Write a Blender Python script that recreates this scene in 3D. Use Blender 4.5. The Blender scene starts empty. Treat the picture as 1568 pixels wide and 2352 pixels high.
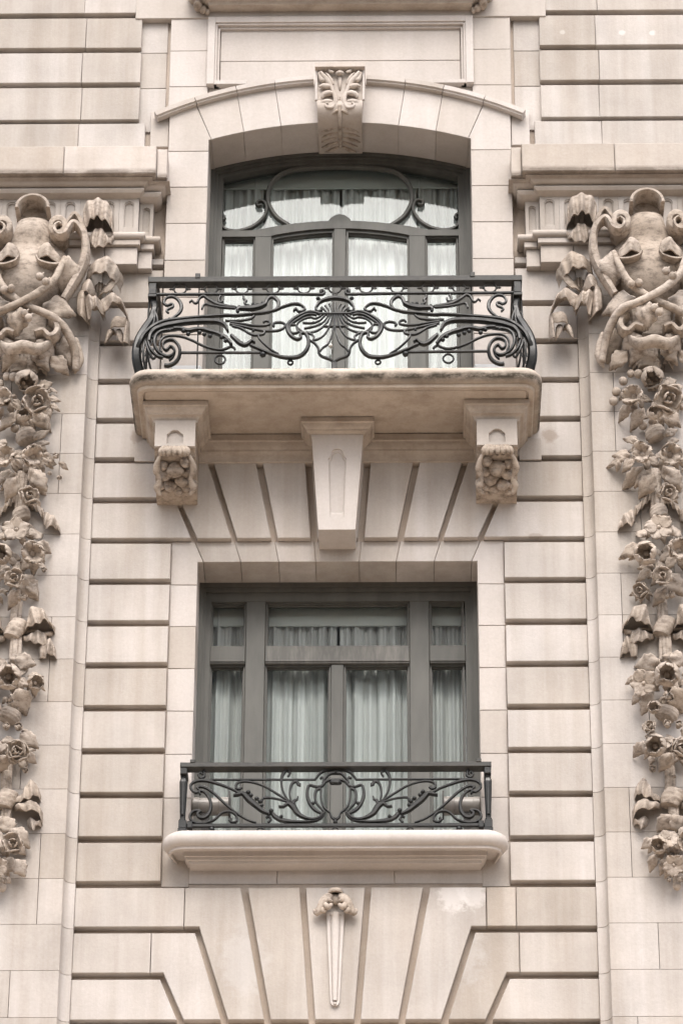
import bpy, bmesh, math, random
from math import pi, sin, cos, radians, sqrt, atan2
from mathutils import Vector, Matrix, Quaternion

SC = bpy.context.scene
COL = SC.collection
random.seed(11)

# ------------------------------------------------------------------ camera
CAM = Vector((0.4497, -23.0, 1.7))
FPX, PITCH, YAW, ROLL = 8500.0, radians(30.2076), radians(1.05), radians(0.3)
_fh = Vector((-sin(YAW), cos(YAW), 0)); _rt = Vector((cos(YAW), sin(YAW), 0)); _zz = Vector((0, 0, 1))
FWD = _fh * cos(PITCH) + _zz * sin(PITCH)
_up = -_fh * sin(PITCH) + _zz * cos(PITCH)
RGT = _rt * cos(ROLL) + _up * sin(ROLL)
UPV = -_rt * sin(ROLL) + _up * cos(ROLL)
cd = bpy.data.cameras.new('camera'); cam = bpy.data.objects.new('camera', cd); COL.objects.link(cam)
cd.sensor_fit = 'HORIZONTAL'; cd.sensor_width = 36.0; cd.lens = FPX / 1568.0 * 36.0
cd.clip_start = 0.5; cd.clip_end = 600
m = Matrix((RGT, UPV, -FWD)).transposed().to_4x4(); m.translation = CAM
cam.matrix_world = m
SC.camera = cam

# ------------------------------------------------------------------ sky, sun, exposure
SUN_EL, SUN_AZ = radians(52), radians(180)       # overcast noon, sun behind the camera
w = bpy.data.worlds.new("World"); SC.world = w; w.use_nodes = True
nt = w.node_tree; nt.nodes.clear()
sky = nt.nodes.new('ShaderNodeTexSky'); sky.sky_type = 'NISHITA'; sky.sun_disc = False
sky.sun_elevation = SUN_EL; sky.sun_rotation = SUN_AZ; sky.dust_density = 5.0; sky.air_density = 1.0
hs = nt.nodes.new('ShaderNodeHueSaturation'); hs.inputs['Saturation'].default_value = 0.45
bg = nt.nodes.new('ShaderNodeBackground'); bg.inputs['Strength'].default_value = 0.15
wo = nt.nodes.new('ShaderNodeOutputWorld')
nt.links.new(sky.outputs[0], hs.inputs['Color']); nt.links.new(hs.outputs[0], bg.inputs['Color'])
nt.links.new(bg.outputs[0], wo.inputs['Surface'])
sd = bpy.data.lights.new('sun', 'SUN'); sd.energy = 0.42; sd.angle = radians(40); sd.color = (1.0, 0.95, 0.90)
so = bpy.data.objects.new('sun', sd); COL.objects.link(so); so.location = (0, -20, 40)
so.rotation_euler = (radians(90) - SUN_EL, 0, 0)
SC.view_settings.view_transform = 'Standard'; SC.view_settings.look = 'None'
SC.view_settings.exposure = 1.29; SC.view_settings.gamma = 1.0
SC.view_settings.use_curve_mapping = False
SC.render.engine = 'CYCLES'
try:
    SC.cycles.max_bounces = 6; SC.cycles.diffuse_bounces = 4; SC.cycles.transparent_max_bounces = 8
except Exception: pass

def at(u, v, y=0.0):
    """point of the facade (at depth y) behind a measured position of the photograph (1568 x 2352 grid)"""
    q = FPX * FWD + (u - 784) * RGT - (v - 1176) * UPV
    return CAM + q * ((y - CAM.y) / q.y)
def Z(u, v, y=0.0): return at(u, v, y).z
def X(u, v, y=0.0): return at(u, v, y).x

# ------------------------------------------------------------------ materials
def nodes(name):
    mt = bpy.data.materials.new(name); mt.use_nodes = True
    t = mt.node_tree; b = t.nodes['Principled BSDF']
    return mt, t, b
def N(t, typ, **kw):
    n = t.nodes.new(typ)
    for k, val in kw.items():
        if k in n.inputs: n.inputs[k].default_value = val
        else: setattr(n, k, val)
    return n
def ramp(t, src, stops):
    r = t.nodes.new('ShaderNodeValToRGB'); t.links.new(src, r.inputs[0])
    e = r.color_ramp.elements
    e[0].position, e[0].color = stops[0][0], (*stops[0][1], 1)
    e[1].position, e[1].color = stops[1][0], (*stops[1][1], 1)
    for p, c in stops[2:]:
        x = e.new(p); x.color = (*c, 1)
    return r.outputs[0]
def mixc(t, a, b, fac, mode='MIX'):
    n = t.nodes.new('ShaderNodeMix'); n.data_type = 'RGBA'; n.blend_type = mode
    for sock, val in ((6, a), (7, b), (0, fac)):
        if hasattr(val, 'is_output'): t.links.new(val, n.inputs[sock])
        else: n.inputs[sock].default_value = (*val, 1) if isinstance(val, tuple) else val
    return n.outputs[2]
def pos(t, sx=1, sy=1, sz=1):
    g = t.nodes.new('ShaderNodeNewGeometry'); mp = t.nodes.new('ShaderNodeMapping')
    mp.inputs['Scale'].default_value = (sx, sy, sz); t.links.new(g.outputs['Position'], mp.inputs[0])
    return mp.outputs[0]
def noise(t, vec, scale, det=4, rough=.55):
    n = N(t, 'ShaderNodeTexNoise', Scale=scale, Detail=det, Roughness=rough); t.links.new(vec, n.inputs['Vector'])
    return n.outputs[0]

def stone(name, base, var=.13, streak=.75, comb=.35, dirt=0.0, dirtcol=(.16, .13, .10), rnd=.12, bump=.25, extra=None, dsc=7.5):
    mt, t, b = nodes(name)
    p = pos(t)
    oi = t.nodes.new('ShaderNodeObjectInfo')
    # each block has its own shade, plus broad clouds and thin vertical rain streaks
    c1 = tuple(x * (1 - var) for x in base); c2 = tuple(min(1, x * (1 + var)) for x in base)
    cl = ramp(t, noise(t, p, 1.9, 5), [(.3, c1), (.7, c2)])
    tint = ramp(t, oi.outputs['Random'], [(0, (1 - rnd, 1 - rnd * 1.2, 1 - rnd * 1.5)), (1, (1 + rnd * .6, 1 + rnd * .6, 1 + rnd * .65)), (.5, (1.0, .992, .982))])
    c = mixc(t, cl, tint, 1.0, 'MULTIPLY')
    st = ramp(t, noise(t, pos(t, 7, 7, .38), 1.0, 5, .6), [(.35, (.80, .765, .72)), (.62, (1, 1, 1))])
    c = mixc(t, c, st, streak, 'MULTIPLY')
    fine = ramp(t, noise(t, p, 46, 5, .7), [(.3, (.91, .90, .885)), (.7, (1.04, 1.04, 1.04))])
    c = mixc(t, c, fine, .8, 'MULTIPLY')
    if dirt > 0:
        dm = ramp(t, noise(t, pos(t, 1, 1, 1.7), dsc, 7, .72), [(.46, (0, 0, 0)), (.68, (1, 1, 1))])
        k = t.nodes.new('ShaderNodeMath'); k.operation = 'MULTIPLY'; k.inputs[1].default_value = dirt
        t.links.new(dm, k.inputs[0])
        c = mixc(t, c, dirtcol, k.outputs[0])
    if extra: c = extra(t, c)
    t.links.new(c, b.inputs['Base Color'])
    b.inputs['Roughness'].default_value = .82
    b.inputs['Specular IOR Level'].default_value = .25
    # combed tooling and pitting
    wv = noise(t, pos(t, 150, 150, 3), 1.0, 2)
    pit = noise(t, p, 75, 4, .65)
    und = noise(t, p, 9, 3)
    ad = t.nodes.new('ShaderNodeMath'); ad.operation = 'MULTIPLY_ADD'; ad.inputs[1].default_value = comb
    t.links.new(wv, ad.inputs[0]); t.links.new(pit, ad.inputs[2])
    ad2 = t.nodes.new('ShaderNodeMath'); ad2.operation = 'MULTIPLY_ADD'; ad2.inputs[1].default_value = 1.6
    t.links.new(und, ad2.inputs[0]); t.links.new(ad.outputs[0], ad2.inputs[2])
    bp = N(t, 'ShaderNodeBump', Strength=bump, Distance=.006); t.links.new(ad2.outputs[0], bp.inputs['Height'])
    t.links.new(bp.outputs[0], b.inputs['Normal'])
    return mt

BASE = (.455, .422, .398)
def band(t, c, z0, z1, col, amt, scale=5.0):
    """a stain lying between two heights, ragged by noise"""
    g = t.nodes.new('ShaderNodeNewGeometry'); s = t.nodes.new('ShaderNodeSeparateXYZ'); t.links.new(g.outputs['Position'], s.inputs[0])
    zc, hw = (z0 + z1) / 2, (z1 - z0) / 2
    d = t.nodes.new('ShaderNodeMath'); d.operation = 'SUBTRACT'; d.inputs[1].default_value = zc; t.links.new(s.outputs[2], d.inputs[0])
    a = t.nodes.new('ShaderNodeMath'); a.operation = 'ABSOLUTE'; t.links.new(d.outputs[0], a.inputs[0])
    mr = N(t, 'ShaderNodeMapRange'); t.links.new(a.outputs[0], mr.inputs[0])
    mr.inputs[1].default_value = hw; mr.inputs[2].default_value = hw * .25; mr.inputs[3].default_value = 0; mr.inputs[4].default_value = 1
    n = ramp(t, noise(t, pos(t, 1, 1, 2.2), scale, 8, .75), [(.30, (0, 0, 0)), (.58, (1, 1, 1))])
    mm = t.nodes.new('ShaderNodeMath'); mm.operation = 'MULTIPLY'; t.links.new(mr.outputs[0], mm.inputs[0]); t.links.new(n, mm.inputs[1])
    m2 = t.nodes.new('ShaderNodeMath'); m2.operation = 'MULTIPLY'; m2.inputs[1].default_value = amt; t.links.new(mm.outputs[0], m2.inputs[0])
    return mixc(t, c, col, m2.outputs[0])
def blot(t, c, ctr, rad, col, amt, sz=1.0, scale=9):
    """a splash of another colour round a point of the wall"""
    g = t.nodes.new('ShaderNodeNewGeometry')
    s = t.nodes.new('ShaderNodeVectorMath'); s.operation = 'SUBTRACT'; t.links.new(g.outputs['Position'], s.inputs[0]); s.inputs[1].default_value = ctr
    k = t.nodes.new('ShaderNodeVectorMath'); k.operation = 'MULTIPLY'; t.links.new(s.outputs[0], k.inputs[0]); k.inputs[1].default_value = (1, 1, sz)
    l = t.nodes.new('ShaderNodeVectorMath'); l.operation = 'LENGTH'; t.links.new(k.outputs[0], l.inputs[0])
    n = noise(t, pos(t), scale, 5, .65)
    a = t.nodes.new('ShaderNodeMath'); a.operation = 'MULTIPLY_ADD'; a.inputs[1].default_value = rad * 1.6; t.links.new(n, a.inputs[0]); t.links.new(l.outputs['Value'], a.inputs[2])
    mr = N(t, 'ShaderNodeMapRange'); t.links.new(a.outputs[0], mr.inputs[0])
    mr.inputs[1].default_value = rad * 1.75; mr.inputs[2].default_value = rad * 1.35; mr.inputs[3].default_value = 0; mr.inputs[4].default_value = amt
    return mixc(t, c, col, mr.outputs[0])

M = {}
def wall_marks(t, c):
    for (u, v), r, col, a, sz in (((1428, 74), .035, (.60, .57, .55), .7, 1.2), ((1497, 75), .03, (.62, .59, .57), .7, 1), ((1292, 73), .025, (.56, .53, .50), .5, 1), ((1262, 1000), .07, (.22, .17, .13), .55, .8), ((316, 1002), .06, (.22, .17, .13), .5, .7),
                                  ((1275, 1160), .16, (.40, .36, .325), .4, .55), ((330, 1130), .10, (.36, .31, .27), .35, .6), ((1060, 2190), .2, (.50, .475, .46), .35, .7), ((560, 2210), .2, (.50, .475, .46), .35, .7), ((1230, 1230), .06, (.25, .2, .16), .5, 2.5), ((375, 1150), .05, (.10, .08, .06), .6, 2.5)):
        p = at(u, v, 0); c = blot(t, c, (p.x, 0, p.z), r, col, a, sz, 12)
    return c
M['stone'] = stone('pale_limestone', BASE, extra=wall_marks)
M['stone_tan'] = stone('tan_replacement_stone', (.45, .405, .365), rnd=.02)
M['stone_wash'] = stone('whitewashed_limestone', BASE, rnd=.02, extra=lambda t, c: blot(t, blot(t, c, (0.80, 0, 12.10), .13, (.66, .625, .60), .6, .75, 22), (0.93, 0, 12.10), .12, (.66, .625, .60), .55, .8, 22))
M['surround'] = stone('smooth_limestone', (.49, .452, .425), var=.07, streak=.35, comb=.1, bump=.15)
M['joint'] = stone('mortar_joint', (.45, .385, .33), comb=0)
M['carved'] = stone('carved_limestone', (.44, .38, .328), var=.16, streak=.45, comb=0, dirt=.72, dirtcol=(.07, .05, .037), rnd=.10, bump=.3, dsc=15)
M['carved_pale'] = stone('pale_carved_limestone', (.455, .405, .365), var=.12, streak=.4, comb=0, dirt=.3, dirtcol=(.2, .15, .115), rnd=.04)
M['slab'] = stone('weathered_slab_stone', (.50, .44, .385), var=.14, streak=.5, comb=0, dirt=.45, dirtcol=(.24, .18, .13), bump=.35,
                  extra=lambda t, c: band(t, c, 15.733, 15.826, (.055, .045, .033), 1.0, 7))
M['moulding'] = stone('stained_moulding_stone', (.46, .405, .355), var=.12, streak=.6, comb=0, dirt=.45, dirtcol=(.22, .175, .135), bump=.25)
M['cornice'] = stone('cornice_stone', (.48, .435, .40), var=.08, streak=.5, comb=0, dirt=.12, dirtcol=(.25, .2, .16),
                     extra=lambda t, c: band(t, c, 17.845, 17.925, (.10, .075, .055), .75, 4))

mt, t, b = nodes('black_wrought_iron'); M['iron'] = mt
c = ramp(t, noise(t, pos(t), 16, 5, .65), [(.35, (.005, .0055, .006)), (.6, (.011, .011, .010)), (.78, (.032, .024, .018))])
t.links.new(c, b.inputs['Base Color']); b.inputs['Metallic'].default_value = .0; b.inputs['Specular IOR Level'].default_value = .38
r = ramp(t, noise(t, pos(t), 22, 3), [(.3, (.28,) * 3), (.7, (.5,) * 3)]); t.links.new(r, b.inputs['Roughness'])
bp = N(t, 'ShaderNodeBump', Strength=.3, Distance=.003); t.links.new(noise(t, pos(t), 120, 3), bp.inputs['Height']); t.links.new(bp.outputs[0], b.inputs['Normal'])

mt, t, b = nodes('worn_iron_topcoat'); M['iron_worn'] = mt
c = ramp(t, noise(t, pos(t, 1, 1, 3), 26, 6, .7), [(.35, (.02, .02, .018)), (.6, (.042, .039, .034)), (.75, (.085, .076, .064))])
t.links.new(c, b.inputs['Base Color']); b.inputs['Roughness'].default_value = .6
mt, t, b = nodes('grey_green_window_paint'); M['frame'] = mt
c = ramp(t, noise(t, pos(t, 3, 3, .7), 3, 6, .6), [(.3, (.072, .071, .063)), (.7, (.112, .109, .097))])
t.links.new(c, b.inputs['Base Color']); b.inputs['Roughness'].default_value = .55; b.inputs['Specular IOR Level'].default_value = .35
mt, t, b = nodes('chalky_transom_paint'); M['frame_worn'] = mt
c = ramp(t, noise(t, pos(t, 22, 5, 4), 1, 6, .65), [(.42, (.085, .082, .072)), (.68, (.15, .14, .125))])
t.links.new(c, b.inputs['Base Color']); b.inputs['Roughness'].default_value = .6
mt, t, b = nodes('sheer_curtain_cloth'); M['curtain'] = mt
c = ramp(t, noise(t, pos(t, 26, 4, .12), 1, 4, .7), [(.34, (.52, .52, .505)), (.56, (.74, .735, .72))])
t.links.new(c, b.inputs['Base Color']); b.inputs['Roughness'].default_value = .9; b.inputs['Specular IOR Level'].default_value = .1
mt, t, b = nodes('room_plaster'); M['room'] = mt; b.inputs['Base Color'].default_value = (.42, .41, .37, 1); b.inputs['Roughness'].default_value = .9
mt, t, b = nodes('room_ceiling_paint'); M['ceil'] = mt; b.inputs['Base Color'].default_value = (.72, .73, .69, 1); b.inputs['Roughness'].default_value = .9
mt, t, b = nodes('grey_lamp_paint'); M['lamp'] = mt
c = ramp(t, noise(t, pos(t), 9, 5), [(.3, (.22, .20, .18)), (.7, (.34, .31, .28))]); t.links.new(c, b.inputs['Base Color']); b.inputs['Roughness'].default_value = .38
mt, t, b = nodes('pale_housing_paint'); M['housing'] = mt; b.inputs['Base Color'].default_value = (.46, .47, .48, 1); b.inputs['Roughness'].default_value = .35
mt, t, b = nodes('dark_plastic'); M['dark'] = mt; b.inputs['Base Color'].default_value = (.05, .045, .04, 1)
mt, t, b = nodes('brass_knob'); M['knob'] = mt; b.inputs['Base Color'].default_value = (.7, .66, .58, 1); b.inputs['Roughness'].default_value = .3
mt, t, b = nodes('street_asphalt'); M['asphalt'] = mt
t.links.new(ramp(t, noise(t, pos(t), 3, 6), [(.3, (.075, .068, .062)), (.7, (.11, .10, .09))]), b.inputs['Base Color']); b.inputs['Roughness'].default_value = .9
mt, t, b = nodes('pavement_concrete'); M['pave'] = mt
t.links.new(ramp(t, noise(t, pos(t), 2, 6), [(.3, (.48, .38, .29)), (.7, (.58, .475, .37))]), b.inputs['Base Color']); b.inputs['Roughness'].default_value = .9
mt, t, b = nodes('opposite_warm_wall'); M['opp'] = mt
t.links.new(ramp(t, noise(t, pos(t), .5, 5), [(.3, (.42, .31, .22)), (.7, (.52, .40, .30))]), b.inputs['Base Color']); b.inputs['Roughness'].default_value = .85
mt, t, b = nodes('tower_stone'); M['tower'] = mt; b.inputs['Base Color'].default_value = (.62, .58, .53, 1); b.inputs['Roughness'].default_value = .85
mt, t, b = nodes('tower_windows'); M['towerglass'] = mt; b.inputs['Base Color'].default_value = (.16, .17, .18, 1); b.inputs['Roughness'].default_value = .3
mt, t, b = nodes('opposite_dark_glass'); M['oppglass'] = mt; b.inputs['Base Color'].default_value = (.03, .035, .04, 1); b.inputs['Roughness'].default_value = .1

# window glass: mirroring panes; tinted ones imitate shade and dark reflections in the upper lights
def glass(name, tint, ior):
    mt = bpy.data.materials.new(name); mt.use_nodes = True
    t = mt.node_tree; t.nodes.clear()
    o = t.nodes.new('ShaderNodeOutputMaterial'); mx = t.nodes.new('ShaderNodeMixShader')
    tr = t.nodes.new('ShaderNodeBsdfTransparent'); tr.inputs[0].default_value = (*tint, 1)
    gl = t.nodes.new('ShaderNodeBsdfGlossy'); gl.inputs['Roughness'].default_value = .012; gl.inputs[0].default_value = (.95, .97, .97, 1)
    fr = t.nodes.new('ShaderNodeFresnel'); fr.inputs[0].default_value = ior
    bp = N(t, 'ShaderNodeBump', Strength=.05, Distance=.02); t.links.new(noise(t, pos(t), 1.3, 0), bp.inputs['Height'])
    t.links.new(bp.outputs[0], gl.inputs['Normal'])
    t.links.new(fr.outputs[0], mx.inputs[0]); t.links.new(tr.outputs[0], mx.inputs[1]); t.links.new(gl.outputs[0], mx.inputs[2])
    t.links.new(mx.outputs[0], o.inputs[0]); return mt
M['glass'] = glass('window_glass', (.955, .975, .968), 1.36)
M['glass_shade'] = glass('shade_tinted_glass', (.92, .93, .92), 1.36)  # tint puts the shaded look of the transom lights into the glass
M['glass_shade_arch'] = glass('arch_shade_tinted_glass', (.88, .90, .89), 1.36)  # tint puts the dimness of the arched head light into the glass

# ------------------------------------------------------------------ mesh helpers
class MB:
    def __init__(s): s.v = []; s.f = []
    def add(s, vs, fs):
        k = len(s.v); s.v += [tuple(p) for p in vs]; s.f += [[i + k for i in f] for f in fs]; return s
    def box(s, x0, x1, y0, y1, z0, z1, c=0.0):
        if x0 > x1: x0, x1 = x1, x0
        if y0 > y1: y0, y1 = y1, y0
        if z0 > z1: z0, z1 = z1, z0
        if c <= 0:
            v = [(x, y, z) for z in (z0, z1) for y in (y0, y1) for x in (x0, x1)]
            return s.add(v, [[0, 2, 3, 1], [4, 5, 7, 6], [0, 1, 5, 4], [2, 6, 7, 3], [0, 4, 6, 2], [1, 3, 7, 5]])
        return s.prism([(x0, z0), (x1, z0), (x1, z1), (x0, z1)], y0, y1, c)
    def prism(s, poly, yf, yb, c=0.0):
        """outline in x,z (counter-clockwise seen from the street) from front yf back to yb; chamfered front edge"""
        n = len(poly)
        a = sum(poly[i][0] * poly[(i + 1) % n][1] - poly[(i + 1) % n][0] * poly[i][1] for i in range(n))
        if a < 0: poly = poly[::-1]
        rings = []
        if c > 0: rings.append([(x, yf, z) for x, z in inset(poly, c)])
        rings.append([(x, yf + c, z) for x, z in poly]); rings.append([(x, yb, z) for x, z in poly])
        return s.loft(rings, True, True)
    def loft(s, rings, cap0=False, cap1=False, closed=True):
        n = len(rings[0]); vs = [p for r in rings for p in r]; fs = []
        for i in range(len(rings) - 1):
            for j in range(n if closed else n - 1):
                k = (j + 1) % n
                fs.append([i * n + j, i * n + k, (i + 1) * n + k, (i + 1) * n + j])
        if cap0: fs.append(list(range(n)))
        if cap1: fs.append([(len(rings) - 1) * n + j for j in range(n)][::-1])
        return s.add(vs, fs)
    def tube(s, path, r, n=8, ay=1.0, step=None):
        """round bar along path; r a number or list; ay squashes/stretches the section along y"""
        path = [Vector(p) for p in path]; m_ = len(path)
        rr = r if isinstance(r, (list, tuple)) else [r] * m_
        if len(rr) != m_: rr = [lerpl(rr, i / (m_ - 1)) for i in range(m_)]
        rings = []; up = None
        for i, p in enumerate(path):
            T = (path[min(i + 1, m_ - 1)] - path[max(i - 1, 0)])
            if T.length < 1e-9: T = Vector((1, 0, 0))
            T.normalize()
            Yv = Vector((0, 1, 0))
            if abs(T.dot(Yv)) > .92:
                a = Vector((1, 0, 0))
            else: a = Yv
            a = (a - T * a.dot(T)).normalized(); bb = T.cross(a)
            if up is not None and a.dot(up) < 0: pass
            rings.append([p + a * (cos(2 * pi * k / n) * rr[i] * ay) + bb * (sin(2 * pi * k / n) * rr[i]) for k in range(n)])
        return s.loft(rings, True, True)
    def strap(s, path, w, d):
        """flat bar along path, w across in the plane of the facade, d deep; softened corners"""
        path = [Vector(p) for p in path]; m_ = len(path)
        ww = w if isinstance(w, (list, tuple)) else [w]
        ww = [lerpl(ww, i / max(1, m_ - 1)) for i in range(m_)]
        dd = d if isinstance(d, (list, tuple)) else [d]
        dd = [lerpl(dd, i / max(1, m_ - 1)) for i in range(m_)]
        rings = []
        for i, p in enumerate(path):
            T = path[min(i + 1, m_ - 1)] - path[max(i - 1, 0)]
            T.y = 0 if abs(T.y) < .9 * T.length else T.y
            if T.length < 1e-9: T = Vector((1, 0, 0))
            T.normalize(); Nn = Vector((-T.z, 0, T.x))
            if Nn.length < .2: Nn = Vector((1, 0, 0))
            Nn.normalize()
            hw, hd = ww[i] / 2, dd[i] / 2; k = .55
            sec = [(hw, -hd * k), (hw * k, -hd), (-hw * k, -hd), (-hw, -hd * k), (-hw, hd * k), (-hw * k, hd), (hw * k, hd), (hw, hd * k)]
            rings.append([p + Nn * a + Vector((0, b_, 0)) for a, b_ in sec])
        return s.loft(rings, True, True)
    def ell(s, c, rx, ry, rz, nu=10, nv=7):
        c = Vector(c); rings = []
        for i in range(nv + 1):
            th = pi * (i + (.001 if i == 0 else -.001 if i == nv else 0)) / nv
            rings.append([(c.x + rx * sin(th) * cos(2 * pi * j / nu), c.y + ry * sin(th) * sin(2 * pi * j / nu), c.z + rz * cos(th)) for j in range(nu)])
        return s.loft(rings, True, True)
    def ring(s, c, R, r, n=24, k=6, rz=None, d=None):
        c = Vector(c); vs = []; fs = []; rz = rz or R; d = d or r
        for i in range(n):
            a = 2 * pi * i / n
            for j in range(k):
                bb = 2 * pi * j / k
                vs.append((c.x + (R + r * cos(bb)) * cos(a), c.y + d * sin(bb), c.z + (rz + r * cos(bb)) * sin(a)))
        for i in range(n):
            for j in range(k):
                fs.append([i * k + j, ((i + 1) % n) * k + j, ((i + 1) % n) * k + (j + 1) % k, i * k + (j + 1) % k])
        return s.add(vs, fs)
    def mirror(s, ax):
        o = MB(); o.v = [(2 * ax - x, y, z) for x, y, z in s.v]; o.f = [f[::-1] for f in s.f]; return o
    def mesh(s, name, mat, smooth=False, org=(0, 0, 0)):
        me = bpy.data.meshes.new(name)
        me.from_pydata([(x - org[0], y - org[1], z - org[2]) for x, y, z in s.v], [], s.f)
        bm = bmesh.new(); bm.from_mesh(me)
        bmesh.ops.recalc_face_normals(bm, faces=bm.faces)
        bm.to_mesh(me); bm.free()
        if smooth:
            me.polygons.foreach_set('use_smooth', [True] * len(me.polygons))
            if smooth != 'all':
                try: me.set_sharp_from_angle(angle=radians(smooth if smooth is not True else 42))
                except Exception: pass
        me.materials.append(mat); return me
    def build(s, name, mat, parent=None, smooth=False):
        org = wloc(parent) if parent is not None else (0, 0, 0)
        o = bpy.data.objects.new(name, s.mesh(name, mat, smooth, org)); COL.objects.link(o)
        if parent is not None: o.parent = parent
        return o
WL = {}
def wloc(o):
    while o.parent is not None: o = o.parent
    return tuple(o.location)
def lerpl(a, t_):
    if len(a) == 1: return a[0]
    x = t_ * (len(a) - 1); i = min(int(x), len(a) - 2); f = x - i
    return a[i] * (1 - f) + a[i + 1] * f
def inset(poly, d):
    n = len(poly); out = []
    for i in range(n):
        p0, p1, p2 = Vector(poly[i - 1]), Vector(poly[i]), Vector(poly[(i + 1) % n])
        e1 = (p1 - p0).normalized(); e2 = (p2 - p1).normalized()
        n1 = Vector((-e1.y, e1.x)); n2 = Vector((-e2.y, e2.x))
        bs = n1 + n2
        if bs.length < 1e-6: out.append(tuple(p1 + n1 * d)); continue
        bs.normalize(); k = d / max(.35, bs.dot(n1)); out.append(tuple(p1 + bs * k))
    return out
def cr(pts, step=.012):
    """smooth curve through points"""
    P = [Vector(p) for p in pts]
    if len(P) < 3:
        n = max(1, int((P[1] - P[0]).length / step)); return [P[0].lerp(P[1], i / n) for i in range(n + 1)]
    out = []
    for i in range(len(P) - 1):
        a, b_, c_, d = P[max(i - 1, 0)], P[i], P[i + 1], P[min(i + 2, len(P) - 1)]
        n = max(2, int((c_ - b_).length / step))
        for k in range(n):
            x = k / n
            out.append(.5 * ((2 * b_) + (c_ - a) * x + (2 * a - 5 * b_ + 4 * c_ - d) * x * x + (3 * b_ - a - 3 * c_ + d) * x ** 3))
    out.append(P[-1]); return out
def hitpoly(c, ang, poly):
    d = Vector((cos(ang), sin(ang))); best = None
    for i in range(len(poly)):
        a, b_ = Vector(poly[i]), Vector(poly[(i + 1) % len(poly)]); e = b_ - a
        den = d.x * e.y - d.y * e.x
        if abs(den) < 1e-12: continue
        r_ = a - c; tt = (r_.x * e.y - r_.y * e.x) / den; ss = (r_.x * d.y - r_.y * d.x) / den
        if tt > 1e-9 and -1e-6 <= ss <= 1 + 1e-6 and (best is None or tt > best): best = tt
    return c + d * (best or 0)
def framed(mb, outer, inner, yf, yr, yb, steps=((0, 0),)):
    """outer block with a sunk panel of outline inner; steps = (inset, depth fraction) of the panel's edge"""
    cx = sum(p[0] for p in inner) / len(inner); cz = sum(p[1] for p in inner) / len(inner); c_ = Vector((cx, cz))
    angs = sorted(set(round(atan2(p[1] - cz, p[0] - cx), 5) for p in list(outer) + list(inner)))
    O = [hitpoly(c_, a, outer) for a in angs]; I = [hitpoly(c_, a, inner) for a in angs]
    rings = [[(p.x, yb, p.y) for p in O], [(p.x, yf, p.y) for p in O], [(p.x, yf, p.y) for p in I]]
    for ins, fr_ in steps:
        if fr_ <= 0: continue
        rings.append([(c_.x + (p.x - c_.x) * (1 - ins), yf + (yr - yf) * fr_, c_.y + (p.y - c_.y) * (1 - ins)) for p in I])
    rings.append([(p[0], yr, p[2]) for p in rings[-1]])
    mb.loft(rings, True, True)
    return mb
def arch_outline(x0, x1, z0, z1, n=9):
    """rectangle with a half-round top"""
    r_ = (x1 - x0) / 2; cx = (x0 + x1) / 2
    return [(x0, z0), (x1, z0)] + [(cx + r_ * cos(a), z1 - r_ + r_ * sin(a)) for a in [pi * i / n for i in range(n + 1)]]

def thing(name, label, cat, loc=(0, 0, 0), group=None):
    o = bpy.data.objects.new(name, None); COL.objects.link(o); o.location = loc; o.empty_display_size = .2
    o['label'] = label; o['category'] = cat
    if group: o['group'] = group
    return o
def crop(x0, y0, s):
    return lambda x, y: ((x0 + x / s) / 1.74171, (y0 + y / s) / 1.74171)
# ================================================================== street and the house opposite
def struct(name, mb, mat):
    o = mb.build(name, mat); o['kind'] = 'structure'; return o
struct('street', MB().box(-120, 120, -160, 60, -.4, -.12), M['asphalt'])
struct('pavement', MB().box(-120, 120, -16, -.2, -.118, .03), M['pave'])
opp = thing('opposite_building', 'unseen warm-walled building across the street, shaped for the light it bounces and lets past', 'building', (0, -44, 0))  # out of view; warm walls and low height chosen for bounce and low sky light
o_ = MB(); o_.box(-60, 60, -58, -44, -.11, 17.5); o_.build('wall', M['opp'], opp)
cb = MB()
for zz in (5, 11, 17.4): cb.box(-60, 60, -44.01, -43.3, zz, zz + .7)
cb.build('cornice', M['opp'], opp)
tw = thing('added_tower', 'unseen pale tower added far behind the camera for the window panes to mirror', 'building', (-26, -150, 0))  # out of view, added to give the panes building tones to reflect
MB().box(-52, 14, -180, -150, -.1, 93).build('wall', M['tower'], tw)
MB().box(-46, 14, -178, -152, 93.01, 112).build('setback', M['tower'], tw)
for zz in range(4, 94, 4):
    m_ = MB(); m_.box(-50, 12, -149.99, -149.7, zz, zz + 1.5); m_.build('window_band', M['towerglass'], tw)
wm = None
for fl in range(4):
    for k in range(-7, 8):
        if wm is None:
            wm = MB().box(-.85, .85, -.03, .06, 0, 2.3).mesh('window', M['oppglass'])
        q = bpy.data.objects.new('window', wm); COL.objects.link(q); q.parent = opp; q.location = (k * 3.6, .0, 2.2 + fl * 3.6)

# ================================================================== the stone front
bd = thing('building', 'pale limestone house front with banded masonry, pilasters and an arched upper window', 'building', (0, .3, 9))
PC = .337                                  # course height
def B(k): return 14.885 - PC * k            # underside of course k
GAP = .048                                  # open channel between courses
HW = 1.0                                    # half-width of both window openings
YS = .05                                    # recessed plane of the window surrounds
PIL = 1.767; PILW = 1.02                    # pilaster's inner edge, width
ZT = B(11) + .0                             # first joint above the cornices
ARC_C, ARC_R = 18.53 - 3.2, 3.2
def arc(R, x): return ARC_C + sqrt(R * R - x * x)

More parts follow.
